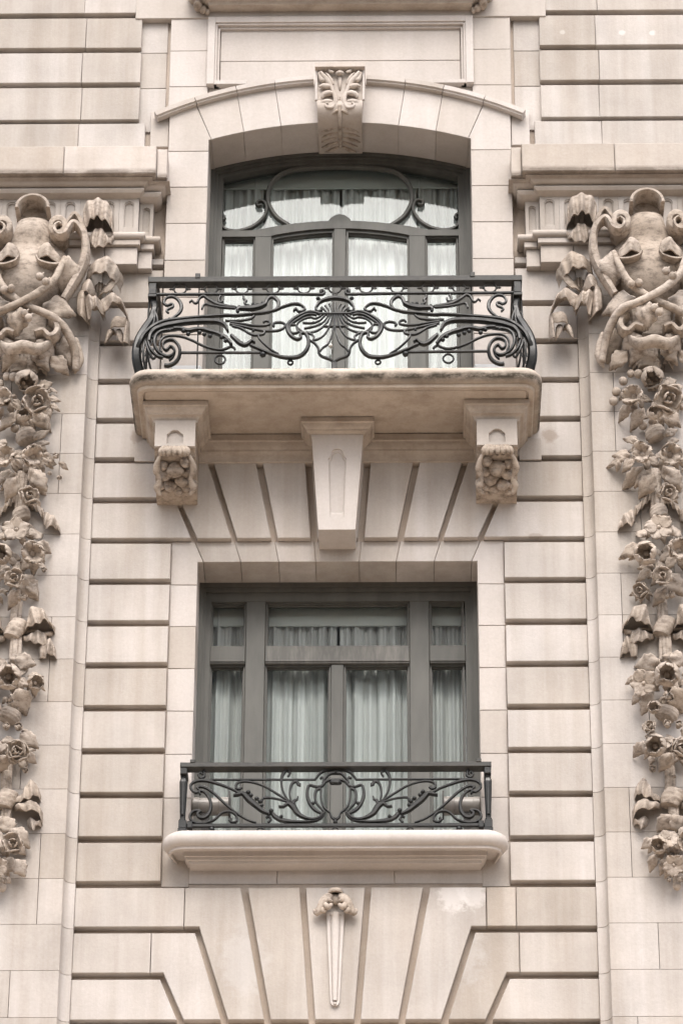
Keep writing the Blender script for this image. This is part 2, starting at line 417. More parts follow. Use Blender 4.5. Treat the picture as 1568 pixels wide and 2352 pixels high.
core = MB()
core.box(-4.25, -1.015, .062, .5, 9.5, 22); core.box(1.015, 4.25, .062, .5, 9.5, 22)
core.box(-1.015, 1.015, .063, .5, 9.5, 12.33)
core.box(-1.015, 1.015, .063, .5, 14.73, 15.80)
core.loft([[(x, y, z) for x, z in ([(-1.015, 21.5), (-1.015, arc(ARC_R + .012, 1.0))] + [(x / 10, arc(ARC_R + .012, x / 10)) for x in range(-9, 10)] + [(1.015, arc(ARC_R + .012, 1.0)), (1.015, 21.5)])] for y in (.063, .5)], True, True)
core.build('wall_core', M['joint'], bd)

def block(x0, x1, z0, z1, yf=0.0, yb=.09, mat='stone', name='stone_block', c=.004, poly=None):
    mb = MB(); j = lambda: random.uniform(-.0016, .0016)
    mb.prism([(x + j(), z + j()) for x, z in (poly or [(x0, z0), (x1, z0), (x1, z1), (x0, z1)])], yf, yb, c)
    return mb.build(name, M[mat], bd)
def jz(): return random.uniform(-.0012, .0012)

# --- banded courses between pilaster and window surround, lower storey
CH_A = lambda z: -(.948 + (z - 14.86) * .21)     # slanted channels of the flat arch (left half); x of centre line at height z
CH_A = lambda z: X(358 + 22 + (z and 0), 1090)
def line(u0, v0, u1, v1, y=0.0):
    a, b_ = at(u0, v0, y), at(u1, v1, y)
    return lambda z: a.x + (b_.x - a.x) * (z - a.z) / (b_.z - a.z)
fA = crop(500, 1400, 1.8106)
A_l = line(*fA(362, 1085), *fA(475, 1355)); A_r = line(*fA(400, 1085), *fA(520, 1355))
B_l = line(*fA(597, 815), *fA(766, 1355)); B_r = line(*fA(641, 815), *fA(808, 1355))
C_l = line(*fA(946, 810), *fA(1056, 1355)); C_r = line(*fA(996, 810), *fA(1104, 1355))
D_l = line(*fA(1304, 810), *fA(1343, 1355)); D_r = line(*fA(1352, 810), *fA(1392, 1355))
for s in (-1, 1):
    def cb_(x0, x1, z0, z1, **k):           # mirrored block, x given for the left side
        if s > 0: x0, x1 = -x1, -x0
        if k.get('poly'): k['poly'] = [(s * -p[0], p[1]) for p in k['poly']]
        return block(x0, x1, z0, z1, **k)
    xi = -PIL
    # beside the balcony: from under the cornice to the flat arch (k = -7..0)
    for k in range(-7, 1):
        z0, z1 = B(k), B(k - 1) - GAP
        if k == -7: z1 = 17.30
        if k >= -1 - 0 and k <= 0:          # these meet the slanting channel
            cb_(0, 0, z0, z1, poly=[(xi, z0), (A_l(z0), z0), (A_l(z1), z1), (xi, z1)], yf=jz())
        elif k == -1 or k == -2:
            cb_(xi, -1.19, z0, z1, yf=jz())
        else:
            cb_(xi, -1.315, z0, z1, yf=jz())
    # beside the lower window (k = 1..8)
    for k in range(1, 9):
        cb_(xi, -1.192, B(k), B(k - 1) - GAP, yf=jz())
        if k > 1: cb_(-1.188, -1.0, B(k) - .024 + .002, B(k - 1) - .026, yf=YS, yb=.40, mat='surround', name='jamb_stone', c=.003)
# plain lintel pieces and flat-arch stones under the balcony
ztop, zbot, zl = 15.52, B(0) - .02, 14.711
def vous(l0, r0, ylo=None):
    mb = MB(); mb.prism([(l0(zbot + .015), zbot + .015), (r0(zbot + .015), zbot + .015), (r0(ztop), ztop), (l0(ztop), ztop)], jz(), .09, .004)
    return mb
def avg(f, g, o=.0): return lambda z: (f(z) + g(z)) / 2 + o
eA, eB, eC, eD = avg(A_l, A_r), avg(B_l, B_r), avg(C_l, C_r), avg(D_l, D_r)
for (l0, r0, l1, r1) in ((A_r, B_l, eA, eB), (B_r, C_l, eB, eC), (C_r, D_l, eC, eD)):
    for s in (-1, 1):
        mb = vous(l0, r0)
        hi, lo = zbot + .012, zl
        el = lambda z: max(l1(z), -1.0 + .02) if l1 is eA else l1(z)
        mb.prism([(l1(lo) + .002, lo), (r1(lo) - .002, lo), (r1(hi) - .002, hi), (l1(hi) + .002, hi)], YS + jz(), .40, .003)
        if s > 0: mb = mb.mirror(0)
        mb.build('voussoir', M['stone'], bd)
mb = MB(); mb.prism([(D_r(zbot + .015), zbot + .015), (-D_r(zbot + .015), zbot + .015), (-D_r(ztop), ztop), (D_r(ztop), ztop)], 0.001, .09, .004)
mb.prism([(eD(zl) + .002, zl), (-eD(zl) - .002, zl), (-eD(zbot), zbot + .012), (eD(zbot) + .002, zbot + .012)], YS, .40, .003)
mb.build('voussoir', M['stone'], bd)
for s in (-1, 1):                            # lintel end stones over the jambs
    mb = MB(); zt = zbot + .012
    mb.prism([(-1.188, B(1) - .022), (-1.0, B(1) - .022), (-1.0, zl), (eA(zl) - .003, zl), (eA(zt) - .003, zt), (-1.188, zt)], YS, .40, .003)
    (mb if s < 0 else mb.mirror(0)).build('lintel_stone', M['surround'], bd)

# --- apron under the lower window and the stepped flat arch at the foot of the picture
for x0, x1 in ((-1.188, -.402), (-.398, .398), (.402, 1.188)):
    block(x0, x1, B(8) + .002, 12.40, yf=YS + .004, mat='surround', name='apron_stone', c=.003)
fB = crop(250, 3400, 1.405)
a_l, a_r = line(*fB(545, 725), *fB(640, 955)), line(*fB(580, 725), *fB(680, 955))
b_l, b_r = line(*fB(744, 470), *fB(888, 955)), line(*fB(779, 470), *fB(930, 955))
c_l, c_r = line(*fB(1000, 215), *fB(1132, 955)), line(*fB(1041, 215), *fB(1170, 955))
d_l, d_r = line(*fB(1331, 210), *fB(1382, 955)), line(*fB(1367, 210), *fB(1420, 955))
z8, z9, z10, z11 = B(8) - .026, B(9), B(10), B(11)
zt9, zt10, zt11 = z8 - .024, z9 - GAP, z10 - GAP
xj1, xj2 = X(*fB(685, 330)), X(*fB(496, 590))
for s in (-1, 1):
    def pb(poly, name='voussoir', mat='stone', yf=None):
        if s > 0: poly = [(-x, z) for x, z in poly]
        mb = MB(); mb.prism(poly, jz() if yf is None else yf, .09, .004); mb.build(name, M[mat], bd)
    # course of the window's foot: stone, then stepped stone reaching over to the second channel
    if s < 0: pb([(-PIL, z9), (xj1 - .003, z9), (xj1 - .003, zt9), (-PIL, zt9)], 'stone_block')
    else:
        xm = -X(1185, 2090)
        pb([(-PIL, z9), (xm - .003, z9), (xm - .003, zt9), (-PIL, zt9)], 'stone_block')
        pb([(xm + .002, z9), (xj1 - .004, z9), (xj1 - .004, zt9), (xm + .002, zt9)], 'stone_block', 'stone_tan')
    pb([(xj1 + .002, z9), (b_r(z9), z9), (b_r(z11), z11), (c_l(z11), z11), (c_l(zt9), zt9), (xj1 + .002, zt9)], mat='stone' if s < 0 else 'stone_wash')
    pb([(-PIL, z10), (xj2 - .003, z10), (xj2 - .003, zt10), (-PIL, zt10)], 'stone_block')
    pb([(xj2 + .002, z10), (a_r(z10), z10), (a_r(z11), z11), (b_l(z11), z11), (b_l(zt10), zt10), (xj2 + .002, zt10)])
    pb([(-PIL, z11), (a_l(z11), z11), (a_l(zt11), zt11), (-PIL, zt11)], 'stone_block')
    pb([(c_r(z11), z11), (d_l(z11), z11), (d_l(zt9), zt9), (c_r(zt9), zt9)], mat='stone' if s < 0 else 'stone_wash')
    for kk in (12, 13, 14):                  # below the picture
        block(*sorted((s * PIL, s * 1.02)), B(kk), B(kk - 1) - GAP)
        block(*sorted((s * 1.016, s * .002)), B(kk), B(kk - 1) - GAP, yf=YS + .004, mat='surround', name='lintel_stone')
key = MB(); key.prism([(d_r(z11), z11), (-d_r(z11), z11), (-d_r(zt9), zt9), (d_r(zt9), zt9)], .0, .09, .004)
key.build('voussoir', M['stone'], bd)

# --- pilasters: flat face, hollow-moulded edges, coursed
PYF, PYE = -.10, -.022
def pil_profile():
    pr = [(0, .07), (0, PYE), (.014, PYE)]
    for i in range(1, 7):
        a = pi / 2 * i / 6
        pr.append((.014 + .058 * sin(a), PYE + (PYF - PYE + .006) * (1 - cos(a))))
    pr += [(.076, PYF), (.10, PYF)]
    return pr
PP = pil_profile()
for s in (-1, 1):
    for k in range(-7, 15):
        z0, z1 = B(k) - .024 + .0011, B(k - 1) - .024 - .0011
        if k == -7: z1 = 17.28
        cut = [None, .24, .40, .24, .62][(k * 7 + (0 if s < 0 else 2)) % 5] if k > -6 else None
        def pst(profile):
            ch = .0016
            mb = MB()
            prof = [(s * (PIL + d), y) for d, y in profile]
            cxx = sum(p[0] for p in prof) / len(prof)
            def sh(c_): return [(p[0] + (c_ if p[0] < cxx else -c_) * (0 if p[1] > 0 else 1), p[1] + (c_ if p[1] < 0 else 0)) for p in prof]
            mb.loft([[(x, y, z) for x, y in q] for q, z in ((sh(ch), z0), (sh(0), z0 + ch), (sh(0), z1 - ch), (sh(ch), z1))], True, True)
            mb.build('pilaster_stone', M['stone'], bd, smooth=30)
        R_ = [(PILW - d, y) for d, y in PP[::-1]]
        if cut is None: pst(PP + R_)
        else:
            pst(PP + [(cut, PYF), (cut, .07)]); pst([(cut + .004, .07), (cut + .004, PYF)] + R_)
    for k in range(-7, 15):                  # next bay beyond the pilaster
        block(*sorted((s * (PIL + PILW), s * 4.1)), B(k), B(k - 1) - GAP)

# --- upper surround: jambs, arch stones, hood mould
jv = [352, 434, 518.5, 602]
jzs = [Z(430, v) for v in jv]
st = (jzs[0] - jzs[3]) / 3
zj = [jzs[0] - i * st for i in range(0, 9)]
YU = -.03
SX = 1.305
for s in (-1, 1):
    for i in range(8):
        z1, z0 = zj[i] - .002, zj[i + 1] + .002
        if z1 < 15.86: break
        z0 = max(z0, 15.80)
        block(*sorted((s * HW, s * SX)), z0, z1, yf=YU, yb=.36, mat='surround', name='jamb_stone', c=.003)
def pz(u, v): p = at(u, v, 0); return (p.x, p.z)
ext = [(-1.345, 18.60), pz(452, 255), pz(547, 235), pz(632, 212), (-.195, 18.892)]
ext[4] = (-.19, ext[4][1])
inn = [(-1.0, arc(ARC_R, 1.0)), (-.995, arc(ARC_R, .995)), (-.76, arc(ARC_R, .76)), (-.465, arc(ARC_R, .465)), (-.15, arc(ARC_R, .15))]
inn = [None, (-.982, arc(ARC_R, .982)), (-.735, arc(ARC_R, .735)), (-.45, arc(ARC_R, .45)), (-.13, arc(ARC_R, .13))]
# extrados circle through hood
EX_C, EX_R = 18.90 - 3.05, 3.05
def exz(x): return EX_C + sqrt(EX_R ** 2 - x * x)
exts = [-1.10, -.79, -.50, -.17]
for s in (-1, 1):
    pcs = []
    # kneeler
    zA = zj[0] + .002
    pcs.append([(-SX, zA), (-HW, zA), (-HW, arc(ARC_R, HW)), (inn[1][0], inn[1][1]), (exts[0] - .003, exz(exts[0])), (-1.2, exz(1.2)), (-SX, exz(SX))])
    for i in range(3):
        e0, e1 = exts[i], exts[i + 1]; i0, i1 = inn[i + 1], inn[i + 2]
        n = 5
        lo = [(i0[0] + (i1[0] - i0[0]) * q / n, arc(ARC_R, i0[0] + (i1[0] - i0[0]) * q / n)) for q in range(n + 1)]
        hi = [(e1 + (e0 - e1) * q / n, exz(e1 + (e0 - e1) * q / n)) for q in range(n + 1)]
        lo[0] = (lo[0][0] + .003, lo[0][1]); hi[-1] = (hi[-1][0] + .003, hi[-1][1])
        pcs.append(lo + hi)
    for i, pl in enumerate(pcs):
        if s > 0: pl = [(-x, z) for x, z in pl]
        mb = MB(); mb.prism(pl, YU + jz(), .36, .003); mb.build('arch_stone', M['surround'], bd)
    # hood mould, in pieces
    prof = [(0.0, YU + .01), (.0, -.062), (.003, -.068), (.014, -.071), (.017, -.080), (.021, -.084), (.058, -.084), (.062, -.076), (.064, .05)]
    cuts = [-1.40, -1.10, -.79, -.50, -.2]
    for i in range(4):
        n = 6; rings = []
        for q in range(n + 1):
            x = cuts[i] + .0025 + (cuts[i + 1] - .0025 - cuts[i] - .0025) * q / n
            th = atan2(x, EX_R)
            r_ = []
            for d, y in prof:
                R_ = EX_R + d - .012; xx = R_ * x / sqrt(x * x + (exz(x) - EX_C) ** 2) if True else 0
                r_.append((s * -xx, y, EX_C + R_ * (exz(x) - EX_C) / EX_R))
            rings.append(r_)
        mb = MB(); mb.loft(rings, True, True); mb.build('hood_moulding', M['surround'], bd, smooth=30)
    # stepped backing strip outside the surround, up to the hood's end
    block(*sorted((s * 1.309, s * 1.45)), 18.33, 18.66, yf=.0, yb=.09, mat='surround', name='surround_strip', c=.004)

# --- top wall
for s in (-1, 1):
    for k, xs in zip(range(-15, -10), ((-3.2, -2.1, -1.55), (-3.4, -2.0, -1.548), (-3.0, -1.98, -1.545), (-3.3, -2.0, -1.541), (-3.1, -1.99, -1.541))):
        z0, z1 = B(k) + (.012 if k < -11 else 0), B(k - 1) - GAP + .012
        if k == -11: z0 = 18.588; 
        for i in range(2):
            x0, x1 = xs[i] + .0015, xs[i + 1] - .0015
            block(*sorted((-s * x0, -s * x1)), z0, z1, yf=jz() - .002)
        block(*sorted((-s * -4.2, -s * (xs[0] - .002))), z0, z1, yf=0)
    for k in range(-20, -15):                # courses above the picture
        block(*sorted((s * 1.55, s * 2.4)), B(k) + .012, B(k - 1) - GAP + .012); block(*sorted((s * 2.403, s * 4.2)), B(k) + .012, B(k - 1) - GAP + .012)
    z1 = B(-11) - .04; block(*sorted((s * 1.49, s * 2.0)), 18.30, z1); block(*sorted((s * 2.003, s * 4.2)), 18.30, z1)
    # recessed strip then the flat margin of the panel
    tz = [20.3, Z(360, 44, .05), Z(360, 122, .05), Z(360, 203, .05), 18.5]
    for i in range(4): block(*sorted((s * 1.345, s * 1.56)), tz[i + 1] + .002, tz[i] - .002, yf=.045, name='margin_stone', c=.003)
    tz = [20.3, Z(430, 37), Z(430, 116), Z(430, 198), 18.66]
    for i in range(4):
        block(*sorted((s * 1.02, s * 1.318)), tz[i + 1] + .002, tz[i] - .002, yf=.0, mat='surround', name='margin_stone', c=.003)
# sunk panel with moulded frame
pn = MB()
ox0, ox1, oz0, oz1 = -1.03, 1.03, Z(775, 192, -.02), Z(775, 38, -.02)
ix0, ix1, iz0, iz1 = -.965, .965, 18.80, Z(775, 50, -.02)
for s in (-1, 1):
    for x0, x1, y in ((.972, ox1, -.035), (.955, .9715, -.022), (.935, .9545, .004)):
        pn.box(s * x0, s * x1, y, .07, oz0, oz1 - (ox1 - x1), .002)
for x1, z0, z1, y in ((.9715, oz1 - .055, oz1, -.0345), (.9545, oz1 - .072, oz1 - .0555, -.0215), (.9345, oz1 - .092, oz1 - .0725, .0045)):
    pn.box(-x1 - .0003, x1 + .0003, y, .07, z0, z1, .002)
for s in (-1, 1): pn.box(s * .72, s * .9715, -.030, .07, oz0, oz0 + .035, .002)
pn.build('panel_frame', M['surround'], bd)
zc = Z(775, 139, .03)
for z0, z1 in ((oz0 + .001, zc - .002), (zc + .002, 19.6)): block(-.93, .93, z0, z1, yf=.028, yb=.06, mat='surround', name='panel_stone', c=.003)
block(-1.017, 1.017, 18.60, oz0 - .002, yf=.0275, mat='surround', name='band_stone', c=.002)
block(-1.6, 1.6, oz1 + .003, 19.80, yf=-.012, mat='surround', name='band_stone')

# --- ledge of the window above (its underside shows at the top edge)
def bullnose(mb, hw, yfront, ztop, zlow, back, R, steps):
    """slab with rounded front corners; steps = (inset, z) ring by ring from the top edge round the nose to the underside"""
    rings = []
    for ins, z in steps:
        w_, d_ = hw - ins, -yfront - ins; r_ = max(.004, R - ins); pl = [(-w_, back, z)]
        for i in range(9):
            a = pi + (pi / 2) * i / 8; pl.append((-w_ + r_ + r_ * cos(a), -d_ + r_ + r_ * sin(a), z))
        for i in range(9):
            a = 1.5 * pi + (pi / 2) * i / 8; pl.append((w_ - r_ + r_ * cos(a), -d_ + r_ + r_ * sin(a), z))
        pl.append((w_, back, z)); rings.append(pl)
    mb.loft(rings, True, True); return mb
led = thing('window_ledge', 'stone ledge of the window above, cut off by the top edge of the picture', 'ledge', (0, 0, 19.7))
lb = MB(); zz = Z(775, 20, 0.0)
bullnose(lb, 1.19, -.27, 0, 0, .05, .14, [(.03, zz + .15), (0, zz + .12), (0, zz + .08), (.025, zz + .045), (.06, zz + .04), (.065, zz + .025), (.11, zz + .02), (.16, zz - .005), (.165, zz - .03)])
lb.build('slab', M['moulding'], led, smooth=35)
for s in (-1, 1):
    mb = MB(); mb.ell((s * 1.11, -.07, zz - .015), .036, .07, .03); mb.ell((s * 1.07, -.05, zz - .035), .03, .035, .034); mb.ell((s * 1.035, -.04, zz - .05), .02, .022, .03)
    mb.build('scroll_bracket', M['carved'], led, smooth=True)

# ================================================================== entablatures above the pilasters
for s, side in ((-1, 'left'), (1, 'right')):
    en = thing('entablature', 'stained stone cornice with fluted frieze over the %s pilaster, behind the shield' % side, 'entablature', (s * 2.1, 0, 17.3))
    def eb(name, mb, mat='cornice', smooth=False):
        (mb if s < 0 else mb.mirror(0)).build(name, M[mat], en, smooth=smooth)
    XO = -2.9
    def wrapped(prof, xa, xb_, yb_, name, mat='cornice'):
        """moulding with profile (z, y) running from XO to xa, then set back and running to xb, returned to the wall"""
        for (x0, x1, off) in ((XO, xa, 0.0), (xa, xb_, yb_)):
            rings = []
            for z, y, dx in prof: rings.append([(x0, .06, z), (x0, y + off, z), (x1 + dx, y + off, z), (x1 + dx, .06, z)])
            mb = MB(); mb.loft(rings, True, True); eb(name, mb, mat, 30)
    # cornice slab in two lengths, set-back end
    for x0, x1 in ((XO, -2.072), (-2.068, -1.375)):
        mb = MB(); mb.prism([(x0, 17.872), (x1, 17.872), (x1, 18.125), (x0, 18.125)], -.30, .06, .006); eb('cornice_slab', mb)
    mb = MB(); mb.prism([(-1.372, 17.874), (-1.295, 17.874), (-1.295, 18.14), (-1.372, 18.14)], -.235, .06, .006); eb('cornice_slab', mb)
    # undercut, cyma and ovolo
    pr = [(17.8715, -.262, .10), (17.862, -.262, .10), (17.858, -.228, .068), (17.842, -.218, .055), (17.828, -.195, .032), (17.824, -.165, .0), (17.814, -.165, .0), (17.811, -.196, .032), (17.796, -.200, .036), (17.776, -.186, .02), (17.764, -.155, -.01), (17.757, -.12, -.03)]
    wrapped(pr, -1.50, -1.375, .055, 'cornice_moulding')
    # frieze with flutes
    zf0, zf1 = 17.44, 17.76
    px_ = .1475; xs = -1.505
    for i in range(9):
        x1 = xs - i * px_; x0 = x1 - px_
        mb = MB(); ip = arch_outline(x0 + .034, x1 - .034, zf0 + .03, zf1 - .022)
        framed(mb, [(x0 + .0008, zf0), (x1 - .0008, zf0), (x1 - .0008, zf1), (x0 + .0008, zf1)], ip, -.125, -.103, .06, ((.0, .35), (.17, .4), (.22, .9)))
        eb('flute_panel', mb, 'stone')
    mb = MB(); framed(mb, [(-1.503, zf0), (-1.40, zf0), (-1.40, zf1), (-1.503, zf1)], arch_outline(-1.481, -1.423, zf0 + .03, zf1 - .04), -.065, -.04, .06, ((.0, .5), (.16, .55), (.2, .9)))
    eb('flute_panel', mb, 'stone')
    # roll moulding, fillet, plinth block
    def roll(x0, x1, zc_, r_, y0):
        rings = []
        for a in [pi * i / 8 - pi / 2 for i in range(9)]:
            z = zc_ + r_ * sin(a); y = y0 - r_ * cos(a) * 1.2; d = r_ * cos(a)
            rings.append([(x0, .06, z), (x0, y, z), (x1 + d, y, z), (x1 + d, .06, z)])
        return MB().loft(rings, True, True)
    eb('roll_moulding', roll(XO, -1.475, 17.405, .03, -.145), 'cornice', 35); eb('roll_moulding', roll(-1.47, -1.365, 17.405, .03, -.085), 'cornice', 35)
    mb = MB(); mb.prism([(XO, 17.325), (-1.485, 17.325), (-1.485, 17.372), (XO, 17.372)], -.15, .06, .004); eb('fillet', mb)
    mb = MB(); mb.prism([(-1.482, 17.325), (-1.385, 17.325), (-1.385, 17.372), (-1.482, 17.372)], -.09, .06, .004); eb('fillet', mb)
    for x0, x1 in ((XO, -2.27), (-2.266, -1.752), (-1.748, -1.505)):
        mb = MB(); mb.prism([(x0, 17.17), (x1, 17.17), (x1, 17.322), (x0, 17.322)], -.12, .06, .004); eb('plinth_stone', mb)
    mb = MB(); mb.prism([(-1.502, 17.17), (-1.40, 17.17), (-1.40, 17.322), (-1.502, 17.322)], -.06, .06, .004); eb('plinth_stone', mb)

# ================================================================== windows
def rectmould(mb, x0, x1, z0, z1, w_, yf, yb_):
    mb.box(x0, x1, yf, yb_, z0, z0 + w_); mb.box(x0, x1, yf, yb_, z1 - w_, z1)
    mb.box(x0, x0 + w_, yf + .0015, yb_, z0 + w_, z1 - w_); mb.box(x1 - w_, x1, yf + .0015, yb_, z0 + w_, z1 - w_)
GY = .462
lw = thing('window', 'rectangular grey green casement window with four lower panes and three transom lights', 'window', (0, .43, 12.4))
zs, zh = 12.36, 14.711
zt0, zt1 = Z(775, 1525, .40), Z(775, 1490, .44)     # transom bar
xp = [(-.918, -.663), (-.520, -.050), (.044, .512), (.657, .905)]
f = MB()
for s in (-1, 1):
    f.box(s * 1.0, s * .972, .352, .50, zs, zh); f.box(s * .972, s * .955, .37, .50, zs, zh); f.box(s * .955, s * .915, .392, .50, zs, zh)
    f.box(s * .955, s * .947, .383, .392, zs, zh - .1)
f.box(-.972, .972, .353, .50, zh - .035, zh - .0005); f.box(-.955, .955, .371, .5, zh - .065, zh - .036); f.box(-.915, .915, .393, .5, zh - .135, zh - .066)
f.build('frame', M['frame'], lw)
zhd = zh - .13
for x0, x1, nm in ((-.661, -.522, 'mullion'), (.514, .655, 'mullion')):
    mb = MB(); mb.box(x0, x1, .398, .50, zs, zhd - .002, .004); mb.build(nm, M['frame'], lw)
mb = MB(); mb.box(-.048, .042, .404, .50, zs, zt0 - .002, .004); mb.build('mullion', M['frame'], lw)
for x0, x1 in ((-.915, -.663), (-.520, .512), (.657, .913)):
    mb = MB(); mb.box(x0, x1, .392, .50, zt0, zt1, .004); mb.box(x0, x1, .384, .40, zt0 + .012, zt0 + .03, .003)
    mb.build('transom', M['frame_worn' if x0 == -.520 else 'frame'], lw)
def sash(win, x0, x1, z0, z1, w_=.011, gm_='glass'):
    mb = MB(); rectmould(mb, x0, x1, z0, z1, w_, .418, .47); rectmould(mb, x0 + w_, x1 - w_, z0 + w_, z1 - w_, .007, .440, .47)
    mb.build('sash', M['frame'], win)
    g = MB(); g.box(x0 + .012, x1 - .012, GY, GY + .006, z0 + .012, z1 - .012); g.build('pane', M[gm_], win)
for x0, x1 in xp: sash(lw, x0, x1, zs, zt0)
for x0, x1 in ((xp[0][0], xp[0][1]), (-.520, .512), (.657, .905)): sash(lw, x0, x1, zt1, zhd, gm_='glass_shade')

# arched window
fC = crop(700, 450, 1.206)
uw = thing('window', 'arched grey green window with an oval tracery light and curved transom', 'window', (0, .43, 15.9))
zs2 = 15.78
f = MB()
def arcband(mb, r0, r1, xw, yf, yb_):
    n = 28; rg = []
    for i in range(n + 1):
        x = -xw + 2 * xw * i / n
        rg.append([(x, yf, arc(r0, x)), (x, yf, arc(r1, x)), (x, yb_, arc(r1, x)), (x, yb_, arc(r0, x))])
    mb.loft(rg, True, True)
for s in (-1, 1):
    for x0, x1, y in ((1.0, .968, .352), (.968, .945, .372), (.945, .905, .394)):
        f.box(s * x0, s * x1, y, .5, zs2, arc(ARC_R, x0) - .002)
arcband(f, ARC_R - .024, ARC_R - .0005, .968, .353, .5); arcband(f, ARC_R - .046, ARC_R - .025, .945, .373, .5); arcband(f, ARC_R - .076, ARC_R - .047, .905, .395, .5)
f.build('frame', M['frame'], uw)
def cz(x, y, d=.42): p = at(*fC(x, y), d); return p
zsid_b = cz(295, 605).z                                    # underside of transom at side lights
tb = [(x, cz(x, y).z) for x, y in ((460, 600), (560, 583), (660, 572), (760, 565))]
xm0, xm1 = cz(381, 700).x, cz(459, 700).x; xc0, xc1 = cz(761, 700).x, cz(819, 700).x
cc = (xc0 + xc1) / 2
xm0, xm1, xc = (xm0 + (-cz(1203, 700).x)) / 2, (xm1 + (-cz(1124, 700).x)) / 2, .048
lo = lambda x: tb[3][1] - (tb[3][1] - tb[0][1]) * (abs(x) / abs(xm1)) ** 2
hi_pts = [(0, cz(800, 528).z), (.25, cz(640, 536).z), (.40, cz(545, 546).z)]
hi = lambda x: (hi_pts[0][1] - (hi_pts[0][1] - hi_pts[2][1]) * (min(abs(x), .42) / .40) ** 2) if abs(x) < .42 else max(cz(300, 576).z, hi_pts[0][1] - (hi_pts[0][1] - hi_pts[2][1]) * (abs(x) / .40) ** 2)
n = 60; rg = []
for i in range(n + 1):
    x = -.905 + 1.81 * i / n
    l_ = lo(x) if abs(x) < -xm1 + .002 else zsid_b
    h_ = max(hi(x), l_ + .05); rg.append([(x, .398, l_), (x, .398, h_), (x, .5, h_), (x, .5, l_)])
mb = MB(); mb.loft(rg, True, True); mb.build('transom', M['frame'], uw)
for s in (-1, 1):
    mb = MB(); mb.box(*sorted((s * xm0, s * xm1)), .4005, .5, zs2, zsid_b - .0 + .01, .003); mb.build('mullion', M['frame'], uw)
mb = MB(); mb.box(-xc + .0, xc - .006, .402, .5, zs2, lo(0) + .01, .003); mb.build('mullion', M['frame'], uw)
for s in (-1, 1):
    x0, x1 = sorted((s * .900, s * -xm0)); sash(uw, x0, x1, zs2, zsid_b)
    # curved-head light
    x0, x1 = sorted((s * .046, s * -xm1)); mb = MB(); w_ = .016
    mb.box(x0, x0 + w_, .42, .47, zs2, lo(x0)); mb.box(x1 - w_, x1, .42, .47, zs2, lo(x1))
    mb.loft([[(x, .419, lo(x) - .024), (x, .419, lo(x)), (x, .47, lo(x)), (x, .47, lo(x) - .024)] for x in [x0 + (x1 - x0) * i / 12 for i in range(13)]], True, True)
    mb.loft([[(x, .44, lo(x) - .036), (x, .44, lo(x) - .02), (x, .47, lo(x) - .02), (x, .47, lo(x) - .036)] for x in [x0 + (x1 - x0) * i / 12 for i in range(13)]], True, True)
    mb.build('sash', M['frame'], uw)
    g = MB(); g.prism([(x0 + .01, zs2), (x1 - .01, zs2)] + [(x, lo(x) - .012) for x in [x1 - .01 - (x1 - x0 - .02) * i / 10 for i in range(11)]], GY, GY + .006); g.build('pane', M['glass'], uw)
g = MB(); top = [(x, arc(ARC_R - .065, x)) for x in [.9 - 1.8 * i / 24 for i in range(25)]]
bot = [(x, zsid_b + .06 if abs(x) > .42 else hi(x) - .03) for x in [-.9 + 1.8 * i / 24 for i in range(25)]]
g.prism(bot + top, GY, GY + .006); g.build('pane', M['glass_shade_arch'], uw)
AX = cz(795, 420).x
def trc(name, pts, w_, d_=.04, y=.437, mirror=False, step=.015):
    for s in ((-1, 1) if mirror else (-1,)):
        P = [cz(x, yy, y) for x, yy in pts]
        if s > 0: P = [Vector((2 * AX - p.x, p.y, p.z)) for p in P]
        mb = MB(); mb.strap(cr(P, step), w_, d_); mb.build(name, M['frame'], uw, smooth=35)
oval = [(548, 545), (490, 505), (455, 450), (448, 400), (465, 345), (510, 300), (580, 276), (680, 266), (795, 262)]
P = oval + [(2 * 795 - x, y) for x, y in oval[-2::-1]]
trc('oval_tracery', P, .034, .05)
trc('scroll_tracery', [(418, 447), (402, 452), (393, 440), (405, 428), (430, 432), (442, 460), (436, 490), (405, 530), (355, 560), (290, 573), (240, 562), (217, 530), (213, 505), (228, 496), (240, 510), (230, 520)], [.02, .024, .03, .026, .02], .045, mirror=True)
mb = MB(); mb.prism([(p.x, p.z) for p in (cz(690, 535, .43), cz(740, 527, .43), cz(752, 512, .43), cz(775, 498, .43), cz(795, 494, .43), cz(815, 498, .43), cz(838, 512, .43), cz(850, 527, .43), cz(900, 535, .43))], .41, .46, .004)
mb.build('cusp', M['frame'], uw)
kn = MB(); kp = at(*crop(940, 1090, 3.7333)(1425, 1095), .39); kn.ell(kp, .016, .02, .016); kn.build('door_knob', M['knob'], uw, smooth=True)

# pale blinds drawn behind the heads of both windows
for lab, x_, z0, z1 in (('pale flat roller blind behind the transom of the rectangular window', .98, 14.47, 14.72), ('pale flat roller blind behind the head of the arched window', .98, cz(795, 372, .585).z, 18.55)):
    mb = MB(); mb.box(-x_, x_, .560, .568, z0, z1); mb.tube([(-x_, .564, z0), (x_, .564, z0)], .009, 8)
    o = mb.build('roller_blind', M['ceil']); o['label'] = lab; o['category'] = 'blind'
